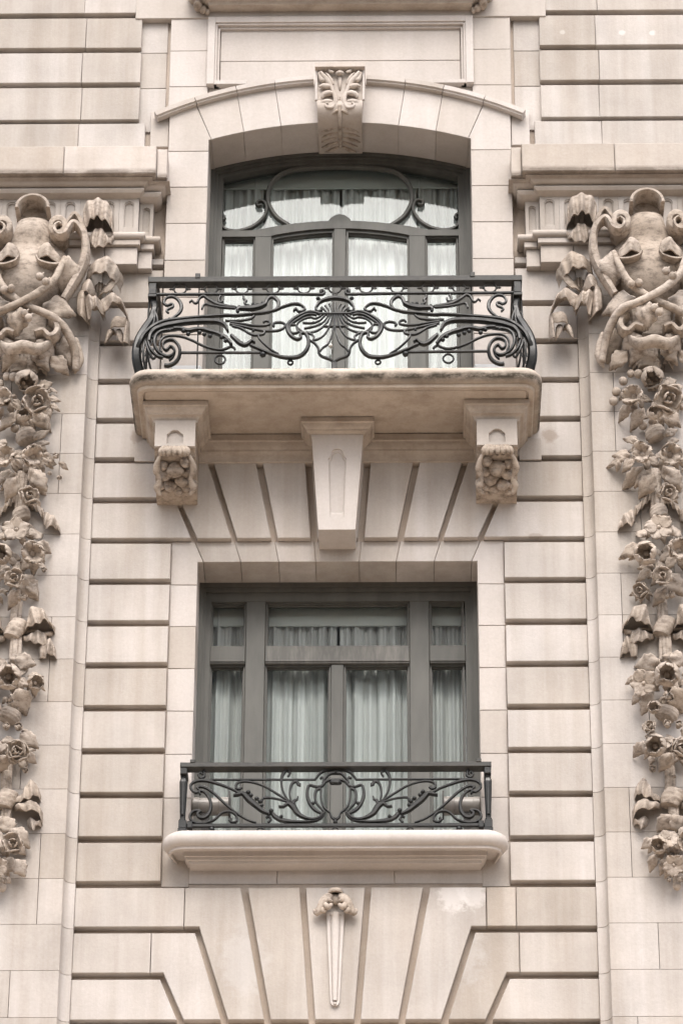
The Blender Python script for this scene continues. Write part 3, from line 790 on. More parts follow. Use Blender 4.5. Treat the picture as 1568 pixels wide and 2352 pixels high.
# rooms and curtains
for nm, z0, z1 in (('lower_room', 11.9, 15.05), ('upper_room', 15.6, 18.62)):
    mb = MB(); x0, x1, y0, y1 = -2.2, 2.2, .52, 4.5
    mb.box(x0, x1, y1, y1 + .1, z0, z1); mb.box(x0 - .1, x0, y0, y1 + .1, z0, z1); mb.box(x1, x1 + .1, y0, y1 + .1, z0, z1); mb.box(x0 - .1, x1 + .1, y0, y1 + .1, z0 - .1, z0)
    for s in (-1, 1): mb.box(s * 1.0, s * 2.2, .505, .56, z0, z1)
    mb.build('room', M['room'], bd)
    MB().box(x0 - .1, x1 + .1, .505, y1 + .1, z1 + .001, z1 + .12).build('room_ceiling', M['ceil'], bd)
def curtain(label, x0, x1, z0, z1, y, seed, group):
    rnd = random.Random(seed); n = int((x1 - x0) / .004); rg = []
    ph = [rnd.uniform(0, 6.28) for _ in range(5)]; fr = [rnd.uniform(62, 80), rnd.uniform(70, 95), rnd.uniform(15, 24)]
    for i in range(n + 1):
        x = x0 + (x1 - x0) * i / n
        def yy(z, kk):
            t_ = (z1 - z) / (z1 - z0)
            return y + .032 * (1 - 2 * abs(sin(.5 * (fr[0] * x + ph[0] + 1.1 * sin(9 * x + ph[3]))))**.7) * (.7 + .3 * t_) + .010 * sin(fr[1] * 1.6 * x + ph[1] + t_ * 1.2) + .016 * sin(fr[2] * x + ph[2]) 
        zz = [z1 + .012 * sin(fr[0] * x * 1.0 + ph[4]), z1 - .06, (z0 + z1) / 2, z0]
        fr_ = [(x, yy(z, 0), z) for z in zz]; bk = [(x, yy(z, 0) + .004, z) for z in zz[::-1]]
        rg.append(fr_ + bk)
    mb = MB(); mb.loft(rg, True, True)
    o = mb.build('curtain', M['curtain'], None, smooth=60); o['label'] = label; o['category'] = 'curtain'; o['group'] = group
gl_ = 'sheer curtains hung inside the lower window'; gu = 'sheer curtains hung inside the arched window'
ct = 14.66
curtain('sheer white curtain filling the leftmost bay of the rectangular window', -1.02, -.60, 12.2, ct, .60, 1, gl_)
curtain('sheer white curtain behind the wide pane left of the rectangular window\'s middle post', -.585, -.01, 12.2, ct, .61, 2, gl_)
curtain('sheer white curtain behind the wide pane right of the rectangular window\'s middle post', .01, .585, 12.2, ct, .61, 3, gl_)
curtain('sheer white curtain filling the rightmost bay of the rectangular window', .60, 1.02, 12.2, ct, .60, 4, gl_)
cu = at(*fC(795, 352), .64).z
curtain('sheer white curtain in the leftmost bay of the arched window', -1.02, -.60, 15.7, cu, .60, 5, gu)
curtain('sheer white curtain left of the arched window\'s middle post, under the oval', -.585, -.01, 15.7, cu, .61, 6, gu)
curtain('sheer white curtain right of the arched window\'s middle post, under the oval', .01, .585, 15.7, cu, .61, 7, gu)
curtain('sheer white curtain in the rightmost bay of the arched window', .60, 1.02, 15.7, cu, .60, 8, gu)
# ================================================================== balcony
zb = 15.72
ba = thing('balcony', 'weathered stone balcony slab on three carved brackets under the arched window', 'balcony', (-.008, 0, 15.7))
sl = MB()
bullnose(sl, 1.475, -.752, 0, 0, .05, .15, [(.10, 15.872), (.05, 15.868), (.022, 15.853), (.006, 15.832), (0, 15.805), (.004, 15.778), (.02, 15.752), (.040, 15.742), (.055, 15.741), (.057, 15.724), (.064, 15.716), (.098, 15.714), (.100, 15.730), (.112, 15.730), (.116, 15.7195)])
sl.v = [(x - .008, y, z) for x, y, z in sl.v]
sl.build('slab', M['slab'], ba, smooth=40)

CAP = [(.086, .0), (.088, -.052), (.074, -.060), (.070, -.078), (.062, -.098), (.048, -.112), (.046, -.128), (.034, -.134), (.022, -.152), (.014, -.172), (.012, -.2), (-.004, -.206)]
def capmould(x0, x1, yf, ztop, prof=[(a, b * .70) for a, b in CAP]):
    mb = MB(); rg = []
    for o_, dz in prof:
        z = ztop + dz; rg.append([(x0 - o_, .06, z), (x0 - o_, yf - o_, z), (x1 + o_, yf - o_, z), (x1 + o_, .06, z)])
    return mb.loft(rg, True, True)
for s in (-1, 1):
    bx0, bx1, byf = -1.30, -1.008, -.445
    def put(mb, name, mat, par, smooth=False): return (mb if s < 0 else mb.mirror(-.006)).build(name, M[mat], par, smooth=smooth)
    br = MB()
    # body of the bracket: upper block with sunk arched panel, then receding scroll
    zt, zm, zl_ = 15.715, Z(400, 1029, -.45), Z(400, 1136, -.05)
    y0 = byf
    rg = []
    side = [(.06, zt - .10), (y0, zt - .10), (y0, zm), (y0 + .02, zm - .012), (y0 + .045, zm - .045), (y0 + .06, zm - .055), (y0 + .13, zm - .07), (y0 + .22, zm - .14), (y0 + .30, zm - .19), (-.06, zm - .205), (.06, zm - .205)]
    for x in (bx0 + .012, bx0, ) : pass
    rg = [[(x, y, z) for y, z in side] for x in (bx0, bx1)]
    br.loft(rg, True, True)
    b_ = put(br, 'bracket', 'carved', ba)
    mb = MB(); cx = (bx0 + bx1) / 2
    ip = [(cx - .058, zm + .025), (cx + .058, zm + .025), (cx + .058, zm + .10), (cx + .044, zm + .10)] + [(cx + .044 * cos(a), zm + .10 + .036 * sin(a)) for a in [pi * i / 8 for i in range(1, 8)]] + [(cx - .044, zm + .10), (cx - .058, zm + .10)]
    framed(mb, [(bx0 + .002, zm + .001), (bx1 - .002, zm + .001), (bx1 - .002, zt - .135), (bx0 + .002, zt - .135)], ip, y0 - .03, y0 - .006, y0 + .015, ((0, .6), (.02, .9)))
    put(mb, 'bracket_panel', 'surround', b_)
    put(capmould(bx0, bx1, byf, zb - .008), 'cap_moulding', 'moulding', b_, 30)
    # carved cluster at the foot
    cl = random.Random(5 if s < 0 else 9)
    zc1 = Z(403, 1050, -.37); zc2 = Z(403, 1122, -.20)
    def flo(dx, t_, r_, out, nm='carved_fruit', sq=1.0):
        yy = -.425 + .27 * t_; zz = zc1 + (zc2 - zc1) * t_
        m2 = MB(); c_ = Vector((cx + dx, yy - out, zz))
        m2.ell(c_, r_, r_ * .9, r_ * sq, 12, 8)
        a0 = cl.uniform(0, 6)
        for q in range(3):                   # overlapping petals round a dark eye
            a = a0 + q * 2.1; m2.ell(c_ + Vector((cos(a) * r_ * .5, -r_ * .35, sin(a) * r_ * .45 - r_ * .15)), r_ * .62, r_ * .5, r_ * .55, 8, 6)
        put(m2, nm, 'carved', b_, 'all')
    for dx, t_, r_, out in ((.0, .50, .062, .04), (.075, .30, .042, .03), (-.085, .36, .038, .02), (.085, .55, .040, .02), (-.075, .62, .046, .03), (.045, .76, .050, .03), (-.04, .90, .048, .03), (.07, .93, .036, .02),
                            (-.112, .84, .036, .0), (.115, .80, .040, .0), (-.105, .5, .036, .0), (.118, .45, .036, .0), (.02, 1.0, .042, .02), (-.08, 1.0, .032, .0), (.085, 1.02, .030, .0)):
        flo(dx, t_, r_, out)
    m2 = MB()                                # shell-like leaf crowning the cluster
    for i in range(7):
        a = -1.2 + 2.4 * i / 6
        m2.tube(cr([(cx + sin(a) * .02, -.42, zc1 + .028), (cx + sin(a) * .07, -.47, zc1 + .012), (cx + sin(a) * .105, -.49, zc1 - .02 - .02 * cos(a)), (cx + sin(a) * .10, -.475, zc1 - .05)], .012), [.010, .022, .026, .012], 8)
    put(m2, 'carved_shell', 'carved', b_, 'all')
    for sg in (-1, 1):                       # leaves running down both edges
        m2 = MB(); m2.tube(cr([(cx + sg * .098, -.42, zc1 - .005), (cx + sg * .122, -.41, zc1 - .06), (cx + sg * .132, -.37, zc1 - .11), (cx + sg * .112, -.33, zc1 - .16), (cx + sg * .128, -.29, zc1 - .21), (cx + sg * .105, -.26, zc1 - .255)], .012), [.010, .018, .028, .015, .027, .010], 8, .7)
        put(m2, 'carved_leaf', 'carved', b_, 'all')
# middle console
kx0, kx1, kyf = -.182, .180, -.215
co = MB()
zk0, zk1 = 14.812, 15.54
def kx(z, s): return s * (.131 + (.182 - .131) * (z - zk0) / (15.55 - zk0))
ip = [(-.052, zk0 + .10), (-.038, zk0 + .085), (.038, zk0 + .085), (.052, zk0 + .10)] + [(.066, 15.40)] + [(.05, 15.42)] + [(.045 * cos(a), 15.44 + .045 * sin(a)) for a in [pi * i / 8 for i in range(0, 9)]] + [(-.05, 15.42), (-.066, 15.40)]
framed(co, [(kx(zk0, -1), zk0), (kx(zk0, 1), zk0), (kx(15.60, 1), 15.60), (kx(15.60, -1), 15.60)], ip, kyf - .02, kyf + .005, .06, ((0, .5), (.12, .6), (.16, .95)))
cb2 = co.build('bracket', M['surround'], ba)
capmould(kx0 + .006, kx1 - .004, kyf + .004, zb - .008).build('cap_moulding', M['moulding'], cb2, 30)
for x0, x1 in ((-1.012, -.176), (.172, 1.004)):   # moulding along the wall between the brackets
    mb = MB(); rg = []
    for o_, dz in CAP: rg.append([(x0, .06, zb - .01 + dz), (x0, -.004 - o_ * .72, zb - .01 + dz), (x1, -.004 - o_ * .72, zb - .01 + dz), (x1, .06, zb - .01 + dz)])
    mb.loft(rg, True, True); mb.build('wall_moulding', M['moulding'], ba, 30)
for s in (-1, 1):
    mb = MB(); mb.box(*sorted((s * 1.315, s * 1.475)), -.012, .06, 15.52, 15.70); mb.build('wall_stone', M['stone'], ba)

# ================================================================== balcony railing
ra = thing('iron_railing', 'black wrought iron balcony railing with scrolls and a shell at its middle', 'railing', (-.02, -.55, 15.87))
RX = -.018
def gy(z):
    pts = [(15.86, -.615), (15.93, -.645), (16.03, -.672), (16.14, -.672), (16.26, -.635), (16.38, -.575), (16.5, -.535), (16.6, -.52), (17.2, -.52)]
    if z <= pts[0][0]: return pts[0][1]
    for (a, ya), (b_, yb_) in zip(pts, pts[1:]):
        if z <= b_:
            t_ = (z - a) / (b_ - a); t_ = t_; return ya + (yb_ - ya) * t_
    return pts[-1][1]
def onrail(u, v, dy=0):
    y = -.58
    for _ in range(6): y = gy(at(u, v, y).z)
    p = at(u, v, y); p.y = y + dy
    # the panel turns back towards the wall near its corners
    e = abs(p.x - RX) - 1.30
    if e > 0: q = at(u, v, y + min(.16, e * e * 4)); return q
    return p
cB = crop(520, 1090, 3.7333); cC = crop(940, 1090, 3.7333)
def iron(name, fn, pts, w_, d_=.020, dy=0, smooth=38, both=True, step=.012, mat='iron', th=ra, leaf=None):
    for s in ((-1, 1) if both else (-1,)):
        P = [onrail(*fn(x, y), dy) for x, y in pts]
        if s > 0: P = [Vector((2 * RX - p.x, p.y, p.z)) for p in P]
        mb = MB(); mb.strap(cr(P, step), [q * 1.18 for q in w_] if isinstance(w_, list) else w_ * 1.18, d_ * 1.5); mb.build(name, M[mat], th, smooth=smooth)
def blob(name, fn, x, y, r_, dy=-.008, ry=1.0):
    for s in (-1, 1):
        p = onrail(*fn(x, y), dy)
        if s > 0: p.x = 2 * RX - p.x
        mb = MB(); mb.ell(p, r_, r_ * ry, r_, 8, 6); mb.build(name, M['iron'], ra, smooth='all')
T = .0125
# top rail, second rail, end posts
ztr = Z(775, 645, -.56); ztt = Z(775, 634, -.56)
hx = 1.362
mb = MB()
mb.loft([[(RX + sx * (hx - i_), y, z) for sx, y in ((-1, .06), (-1, -.56 + i_), (1, -.56 + i_), (1, .06), (1, .06), (1, -.475), (-1, -.475), (-1, .06))] for z, i_ in ()], False, False) if False else None
mb.box(RX - hx, RX + hx, -.56, -.475, ztr, ztt + .006, .004)
mb.box(RX - hx, RX - hx + .075, -.474, .06, ztr, ztt + .006, .003); mb.box(RX + hx - .075, RX + hx, -.474, .06, ztr, ztt + .006, .003)
mb.build('top_rail', M['iron_worn'], ra)
z2 = onrail(*cB(800, 325)).z
for s in (-1, 1):
    P = [onrail(*cC(1240, 325)), onrail(*cC(1310, 325)), onrail(*cC(1335, 300)), onrail(*cC(1310, 262)), onrail(*cC(1275, 270)), onrail(*cC(1285, 298))]
    P = [Vector((RX - hx + .04, -.52, z2))] + [Vector((RX - 1.0, -.52, z2)), Vector((RX - .5, -.52, z2))] + [Vector((p.x, -.52, p.z)) for p in P]
    if s > 0: P = [Vector((2 * RX - p.x, p.y, p.z)) for p in P]
    mb = MB(); mb.strap(cr(P, .012), .019, .030); mb.box(RX + s * (hx - .055), RX + s * (hx - .025), -.51, .06, z2 - .009, z2 + .009)
    mb.build('second_rail', M['iron'], ra, smooth=35)
    # end post: square shaft, then a broad strap swelling outwards
    mb = MB(); mb.box(RX + s * (hx - .062), RX + s * (hx - .006), -.552, -.485, z2 - .012, ztr - .001, .004)
    mb.box(RX + s * (hx - .066), RX + s * (hx - .002), -.556, -.481, z2 - .04, z2 - .013, .004)
    pr = [(z2 - .04, 0, -.53), (z2 - .10, -.012, -.53), (16.52, -.012, -.535), (16.42, .008, -.55), (16.32, .045, -.585), (16.22, .080, -.615), (16.12, .098, -.635), (16.02, .098, -.635), (15.94, .08, -.615), (15.87, .055, -.59)]
    path = cr([(RX + s * (hx - .04 + dx), y + .03, z) for z, dx, y in pr], .015)
    mb.strap(path, [.046, .05, .055, .062, .068, .07], [.05, .05, .06, .07, .07])
    for off, wd in ((-.05, .016), (-.085, .014)):
        mb.strap([p + Vector((s * off * min(1, max(0, (16.5 - p.z) * 6)), -.015, 0)) for p in path if p.z < 16.5], wd, .03)
    mb.build('end_post', M['iron'], ra, smooth=38)
    mb = MB(); mb.strap([(RX + s * (hx - .01), -.455, ztr), (RX + s * (hx - .0), -.455, 16.4), (RX + s * (hx + .0), -.44, 15.87)], .014, .02); mb.build('stay', M['iron'], ra)
    xs_ = at(*cB(1035, 190), -.47).x
    mb = MB(); mb.strap([(RX + s * (RX - xs_), -.47, ztr), (RX + s * (RX - xs_), -.47, 15.87)], .010, .012); mb.build('stay', M['iron'], ra)
    # return to the wall
    for k, yy in enumerate((-.38, -.26, -.14)):
        mb = MB(); mb.strap(cr([(RX + s * (hx - .04), yy, z2), (RX + s * (hx - .03), yy + .03, 16.45), (RX + s * (hx + .06), yy - .02, 16.15), (RX + s * (hx + .03), yy, 15.87)], .02), .014, .014); mb.build('side_bar', M['iron'], ra, smooth=38)
    mb = MB(); mb.box(RX + s * (hx + .0), RX + s * (hx + .02), -.5, .06, 15.95, 15.972); mb.build('side_bar', M['iron'], ra)
    p = at(*crop(500, 1050, 1.8106)(528, 98), -.53)
    mb = MB(); mb.box(RX + s * (RX - p.x) - .018, RX + s * (RX - p.x) + .018, -.566, -.47, ztt - .01, ztt + .03, .003); mb.build('clip', M['iron_worn'], ra)
# rings between the two rails
rp = .2258
zr_ = (z2 + ztr) / 2 + .003; rz_ = (ztr - z2) / 2 + .004
for i in range(-5, 6):
    x = RX + i * rp
    mb = MB(); mb.ring((x, -.52, zr_), .044, .0065, 24, 6, rz=rz_ - .005, d=.010)
    r_ = mb.build('ring', M['iron_worn'], ra, smooth='all')
    for s in (-1, 1):
        mb = MB(); mb.tube([(x + s * .048, -.52, zr_), (x + s * .056, -.52, zr_), (x + s * .060, -.52, zr_), (x + s * .066, -.52, zr_), (x + s * .074, -.52, zr_), (x + s * .082, -.52, zr_)], [.009, .012, .005, .010, .006, .002], 8)
        mb.build('finial', M['iron_worn'], r_, smooth='all')
# scrolls
iron('scroll', cB, [(575, 603), (542, 575), (575, 545), (635, 517), (645, 482), (610, 470), (560, 493), (515, 470), (507, 435), (545, 378), (620, 360), (690, 382), (750, 450), (767, 530), (735, 600), (660, 665), (600, 700), (480, 745)], [.010, .014, .016, .014, .018, .022, .018, .014, .012])
iron('tendril', cB, [(890, 445), (925, 418), (960, 455), (1000, 450), (1040, 380), (1100, 352), (1160, 390), (1250, 440), (1340, 478), (1450, 500), (1568, 515), (1640, 545)], [.010, .012, .016, .026, .018, .012])
iron('tendril', cB, [(1075, 545), (1092, 495), (1130, 472), (1200, 490), (1330, 515), (1450, 528), (1568, 535)], [.012, .010, .012])
iron('hook', cB, [(1350, 350), (1325, 400), (1338, 445), (1380, 435), (1392, 400)], [.016, .013, .010])
iron('acanthus_leaf', cC, [(30, 575), (60, 540), (150, 535), (250, 530), (380, 505), (465, 465)], [.016, .026, .034, .036, .030, .02], .032)
for x, y in ((40, 590), (190, 500), (270, 480), (330, 485), (410, 462), (60, 520)): blob('leaf_lobe', cC, x, y, .0135)
iron('scroll', cC, [(455, 465), (485, 395), (540, 362), (600, 382), (645, 435), (645, 500), (600, 555), (530, 590)], [.02, .022, .024, .02, .014, .010])
iron('hook', cC, [(130, 350), (135, 395), (165, 425), (140, 450), (162, 478)], [.016, .016, .012])
main = [cB(90, 1180), cB(150, 1040), (cB(205, 930)), cB(300, 835), cB(420, 772), cB(560, 727), cB(750, 703), cB(1000, 680), cB(1250, 660), cB(1450, 650), cC(0, 655), cC(150, 640), cC(300, 625), cC(450, 610), cC(600, 572), cC(720, 522), cC(850, 485), cC(950, 485), cC(1018, 520), cC(1045, 560), cC(1010, 592), cC(955, 598), cC(925, 570), cC(900, 552), cC(880, 585)]
ident = lambda x, y: (x, y)
iron('main_scroll', ident, main, [.03, .022, .018, .016, .015, .014, .013, .012], .026, dy=-.01)
iron('tendril', ident, [cB(1420, 720), cC(0, 722), cC(120, 713), cC(230, 692), cC(290, 645)], .012)
iron('ribbed_stem', cB, [(290, 1030), (300, 950), (365, 875), (460, 832), (560, 802), (700, 777), (850, 757), (1000, 746), (1200, 742), (1330, 757), (1420, 805), (1462, 890)], [.018, .028, .032, .034, .032, .032, .030, .026, .012], .036, dy=-.012)
for x, y in ((400, 850), (490, 815), (580, 790), (660, 778), (745, 762), (840, 752), (975, 745), (1130, 738)): blob('stem_band', cB, x, y, .0205, -.014)
iron('scroll', cB, [(500, 1135), (535, 1162), (572, 1140), (597, 1107), (640, 1122), (665, 1172), (645, 1225), (575, 1255), (490, 1235), (410, 1170), (365, 1060), (385, 950), (460, 885), (570, 862), (700, 848)], [.012, .015, .017, .018, .016, .013], .028)
iron('scroll', cB, [(500, 1135), (492, 1070), (545, 1018), (640, 1010), (715, 1075), (745, 1170), (725, 1280), (660, 1355), (570, 1390), (515, 1385)], [.012, .015, .018, .02, .022], .028)
iron('scroll', cB, [(585, 1312), (640, 1268), (668, 1200)], .010)
iron('scroll', cB, [(470, 1190), (440, 1090), (470, 1000), (550, 950), (680, 945), (800, 965), (920, 1010), (1060, 1080), (1200, 1130), (1350, 1155), (1450, 1130), (1500, 1105), (1545, 1120), (1568, 1150)], .0125)
iron('scroll', cB, [(490, 1275), (400, 1245), (320, 1165), (278, 1060), (283, 960), (345, 880)], [.016, .014, .012], .026)
iron('scroll', cB, [(235, 1035), (250, 1100), (290, 1200), (340, 1285), (375, 1265)], .014)
iron('acanthus_leaf', cB, [(650, 852), (760, 852), (870, 880), (980, 862), (1100, 862), (1200, 892), (1300, 920), (1420, 980), (1500, 1060), (1520, 1092)], [.014, .022, .026, .024, .028, .024, .026, .022, .012], .03, dy=-.012)
for x, y, r_ in ((590, 880, .013), (800, 890, .017), (870, 935, .017), (1040, 910, .017), (1110, 940, .017), (1195, 968, .017), (1370, 985, .016), (1430, 1035, .017), (1505, 1078, .015)): blob('leaf_lobe', cB, x, y, r_, -.016)
for x, y in ((590, 700), (985, 695)): blob('knot', cB, x, y, .012)
blob('knot', cB, 340, 970, .012)
iron('lower_bar', ident, [cB(745, 1185), cB(1200, 1185), cC(0, 1185), cC(385, 1185)], .015, .018, dy=.01)
def ringat(fn, x, y, R, r_, both=True, nm='foot_ring'):
    p = onrail(*fn(x, y))
    for s in ((-1, 1) if both else (-1,)):
        mb = MB(); mb.ring((p.x if s < 0 else 2 * RX - p.x, p.y, p.z), R, r_, 24, 6, d=.012); mb.build(nm, M['iron'], ra, smooth='all')
ringat(cB, 1345, 1302, .037, .0075); ringat(cC, 825, 1345, .0175, .0075)
blob('foot_ball', cC, 415, 1235, .023)
iron('scroll', cC, [(-60, 940), (0, 990), (60, 1045), (140, 1083), (200, 1062), (250, 1018), (292, 1045)], [.018, .026, .028, .022, .012], .03)
iron('scroll', cC, [(225, 1085), (330, 1128), (450, 1180), (560, 1222), (700, 1262), (830, 1272), (960, 1252), (1050, 1180), (1095, 1080), (1090, 985), (1060, 920), (1005, 902), (970, 930)], [.012, .016, .018, .022, .024, .022, .02, .014], .026)
iron('tendril', cC, [(345, 930), (362, 985), (430, 1062), (560, 1170), (650, 1222)], .011)
iron('tendril', cC, [(-40, 800), (0, 810), (100, 840), (200, 900), (285, 935), (350, 932), (420, 920), (440, 885), (405, 870)], [.013, .013, .016, .012])
blob('knot', cC, 275, 875, .011)
iron('tendril', cC, [(-80, 745), (0, 753), (150, 775), (300, 795), (450, 793), (520, 768), (500, 732), (450, 722), (425, 745)], .012)
iron('tendril', cC, [(-80, 770), (0, 785), (150, 815), (300, 850), (450, 873), (600, 872), (700, 845), (750, 800), (735, 765), (680, 745), (600, 752), (560, 785), (585, 805)], [.012, .012, .014, .012])
# the shell in the middle
iron('shell_rim', cC, [(1515, 378), (1400, 390), (1290, 425), (1225, 490), (1203, 545), (1240, 585), (1300, 565)], [.026, .024, .018, .013, .012], .03)
iron('shell_waist', cC, [(1245, 620), (1400, 618), (1515, 618)], .014, .026)
for pts in ([(1285, 520), (1340, 560), (1370, 612)], [(1345, 492), (1385, 540), (1400, 612)], [(1410, 470), (1440, 530), (1445, 612)], [(1490, 452), (1490, 530), (1488, 612)]):
    iron('shell_rib', cC, pts, [.016, .012, .009], .016)
for pts in ([(1290, 640), (1200, 688), (1130, 668), (1030, 692), (955, 740), (918, 800), (940, 868), (1000, 910)],
            [(1340, 640), (1260, 718), (1150, 755), (1010, 752)], [(1390, 640), (1320, 740), (1200, 800), (1030, 838)],
            [(1420, 640), (1370, 750), (1260, 850), (1120, 898), (1060, 890)],
            [(1450, 640), (1420, 780), (1340, 920), (1250, 990), (1165, 1008), (1180, 962), (1130, 918), (1060, 900)],
            [(1500, 640), (1460, 880), (1390, 1060), (1310, 1125), (1265, 1180)]):
    iron('shell_rib', cC, pts, [.009, .0105, .0115], .018)
iron('shell_scroll', cC, [(1270, 620), (1210, 602), (1100, 592), (960, 642), (840, 722), (782, 800), (792, 880), (850, 958), (930, 998), (985, 970), (968, 930)], [.014, .016, .020, .024, .020, .014], .028)
iron('shell_scroll', cC, [(1215, 640), (1150, 622), (1040, 642), (905, 722), (822, 790), (817, 858), (860, 908), (930, 898), (945, 870)], [.010, .012, .014, .012], .022)
iron('shell_scroll', cC, [(930, 820), (982, 870), (1035, 905), (1090, 985)], .011)
iron('shell_rib', cC, [(830, 782), (905, 782)], .012)
iron('shell_rib', cC, [(1310, 802), (1400, 808), (1515, 800)], .009)
for x in (1165, 1265, 1345, 1425): blob('knot', cC, x, 750 if x < 1200 else 775 if x < 1300 else 795, .009)
iron('shell_foot', cC, [(1110, 1010), (1190, 1060), (1240, 1130), (1250, 1200), (1290, 1250), (1400, 1290), (1495, 1345)], [.011, .013, .015, .014], .022)
blob('knot', cC, 1240, 395, .016)
p0 = onrail(*cC(1510, 1360)); mb = MB(); mb.box(RX - .02, RX + .02, p0.y - .016, p0.y + .016, 15.865, p0.z + .012, .004); mb.build('foot_block', M['iron'], ra)
p0 = onrail(*cC(1510, 330)); mb = MB(); mb.box(RX - .016, RX + .016, -.54, -.505, p0.z - .02, p0.z + .01, .003); mb.ell((RX, -.525, p0.z - .0), .02, .02, .014, 10, 6); mb.build('collar', M['iron_worn'], ra, smooth=40)

# lamp housings standing in the balcony's corners
for s, nm in ((-1, 'left'), (1, 'right')):
    h = thing('floodlight', 'pale grey boxy floodlight on thin legs in the %s corner of the balcony' % nm, 'lamp', (s * 1.15, -.2, 15.87))
    x0, x1 = -1.21, -.99
    mb = MB(); rg = []
    for x, i_ in ((x0, .012), (x0 + .012, 0), (x1 - .012, 0), (x1, .012)):
        rg.append([(x, y + (i_ if y < -.2 else -i_), z + (i_ if z < 16.06 else -i_)) for y, z in ((-.34, 15.95), (-.34, 16.10), (-.28, 16.17), (-.12, 16.17), (-.08, 16.10), (-.08, 15.95))])
    mb.loft(rg, True, True); (mb if s < 0 else mb.mirror(0)).build('housing', M['housing'], h, smooth=25)
    mb = MB(); mb.box(x0 + .02, x1 - .02, -.30, -.12, 15.93, 15.949); (mb if s < 0 else mb.mirror(0)).build('lens', M['glass'], h)
    for xx, yy in ((x0 + .02, -.3), (x0 - .06, -.12), (x1 - .04, -.12)):
        mb = MB(); mb.tube([(xx, yy, 15.875), (xx + .03, -.21, 15.955)], .008, 6); (mb if s < 0 else mb.mirror(0)).build('leg', M['housing'], h)

# ================================================================== lower window's ledge and railing
ws = thing('window_ledge', 'smooth rounded stone ledge under the rectangular window, carrying the low railing', 'ledge', (0, 0, 12.35))
lb = MB(); zt_ = Z(775, 1912, -.2) + .01
bullnose(lb, 1.178, -.245, 0, 0, .34, .16, [(.09, zt_ + .012), (.045, zt_ + .005), (.018, zt_ - .012), (.003, zt_ - .035), (0, zt_ - .06), (.006, zt_ - .085), (.025, zt_ - .107), (.042, zt_ - .112), (.044, zt_ - .130), (.062, zt_ - .132), (.064, zt_ - .104), (.145, zt_ - .104), (.147, zt_ - .138), (.160, zt_ - .140), (.163, zt_ - .158), (.182, zt_ - .160), (.185, zt_ - .178), (.20, zt_ - .18)])
# the part inside the window opening is narrower than the nose
lb.v = [((max(-.999, min(.999, x)) if y > .2 else x), y, z) for x, y, z in lb.v]
lb.build('slab', M['surround'], ws, smooth=40)
mb = MB(); mb.box(-.998, .998, .05, .40, zt_ - .1, zt_ + .008); mb.build('sill', M['surround'], ws)

rl = thing('iron_railing', 'low flat black iron railing with leafy scrolls in front of the rectangular window', 'railing', (0, -.13, 12.5))
cD = crop(700, 3030, 2.35435); YL = -.13
def fl(name, pts, w_, d_=.018, both=True, mat='iron', dy=0, smooth=38):
    for s in ((-1, 1) if both else (-1,)):
        P = [at(*cD(x, y), YL) for x, y in pts]
        if s > 0: P = [Vector((-p.x, p.y, p.z)) for p in P]
        if dy: P = [p + Vector((0, dy, 0)) for p in P]
        mb = MB(); mb.strap(cr(P, .012), [q * 1.12 for q in w_] if isinstance(w_, list) else w_ * 1.12, d_ * 1.4); mb.build(name, M[mat], rl, smooth=smooth)
def fb(name, x, y, r_, dy=-.01):
    p = at(*cD(x, y), YL)
    for s in (-1, 1):
        mb = MB(); mb.ell((p.x * -s, p.y + dy, p.z), r_, r_, r_, 8, 6); mb.build(name, M['iron'], rl, smooth='all')
def pz_(y): return at(*cD(800, y), YL).z
zA, zB = at(*cD(800, 45), YL - .045).z, at(*cD(800, 90), YL - .045).z
mb = MB(); mb.box(-1.068, 1.068, YL - .045, YL + .045, zB, zA, .004); mb.build('top_rail', M['iron_worn'], rl)
zf = pz_(213); zlb = pz_(645); zft = zt_ + .006
mb = MB(); mb.box(-1.02, 1.02, YL - .012, YL + .012, zlb - .012, zlb + .012, .003); mb.build('lower_bar', M['iron'], rl)
for s in (-1, 1):
    mb = MB(); mb.box(*sorted((s * 1.066, s * 1.018)), YL - .04, YL + .04, zB - .05, zB - .001, .004)
    rg = []
    for z, h in ((zB - .05, .020), (zB - .065, .017), (zB - .08, .022), (zB - .10, .027), (zlb + .05, .018), (zlb + .045, .022), (zlb + .03, .022)):
        rg.append([(s * 1.043 + a * h, YL + b_ * h, z) for a, b_ in ((-1, -.6), (-.6, -1), (.6, -1), (1, -.6), (1, .6), (.6, 1), (-.6, 1), (-1, .6))])
    mb.loft(rg, True, True); mb.box(*sorted((s * 1.069, s * 1.015)), YL - .03, YL + .03, zlb - .03, zlb + .03, .003); mb.box(*sorted((s * 1.073, s * 1.011)), YL - .034, YL + .034, zft - .005, zlb - .03, .004)
    mb.box(*sorted((s * 1.052, s * 1.034)), YL - .032, YL - .02, zlb + .07, zB - .11, .003)
    mb.build('post', M['iron'], rl)
    mb = MB(); mb.box(*sorted((s * 1.062, s * 1.022)), YL + .046, .06, zB + .002, zA - .002); mb.build('wall_tie', M['iron'], rl)
    mb = MB(); mb.box(*sorted((s * 1.05, s * 1.03)), YL + .046, .06, zlb - .01, zlb + .01); mb.build('wall_tie', M['iron'], rl)
    mb = MB(); mb.box(*sorted((s * 1.0, s * .965)), YL - .05, YL + .05, zA - .004, zA + .02, .003); mb.build('clip', M['iron_worn'], rl)
    mb = MB(); mb.box(*sorted((s * 1.010, s * .975)), YL - .025, YL + .025, zlb - .025, zlb + .025, .003); mb.build('clip', M['iron'], rl)
fl('upper_bar', [(320, 213), (700, 213), (1150, 213), (1320, 213)], .012, .016)
fl('arch', [(1318, 213), (1332, 192), (1370, 150), (1430, 124), (1521, 112)], [.012, .016, .018], .02)
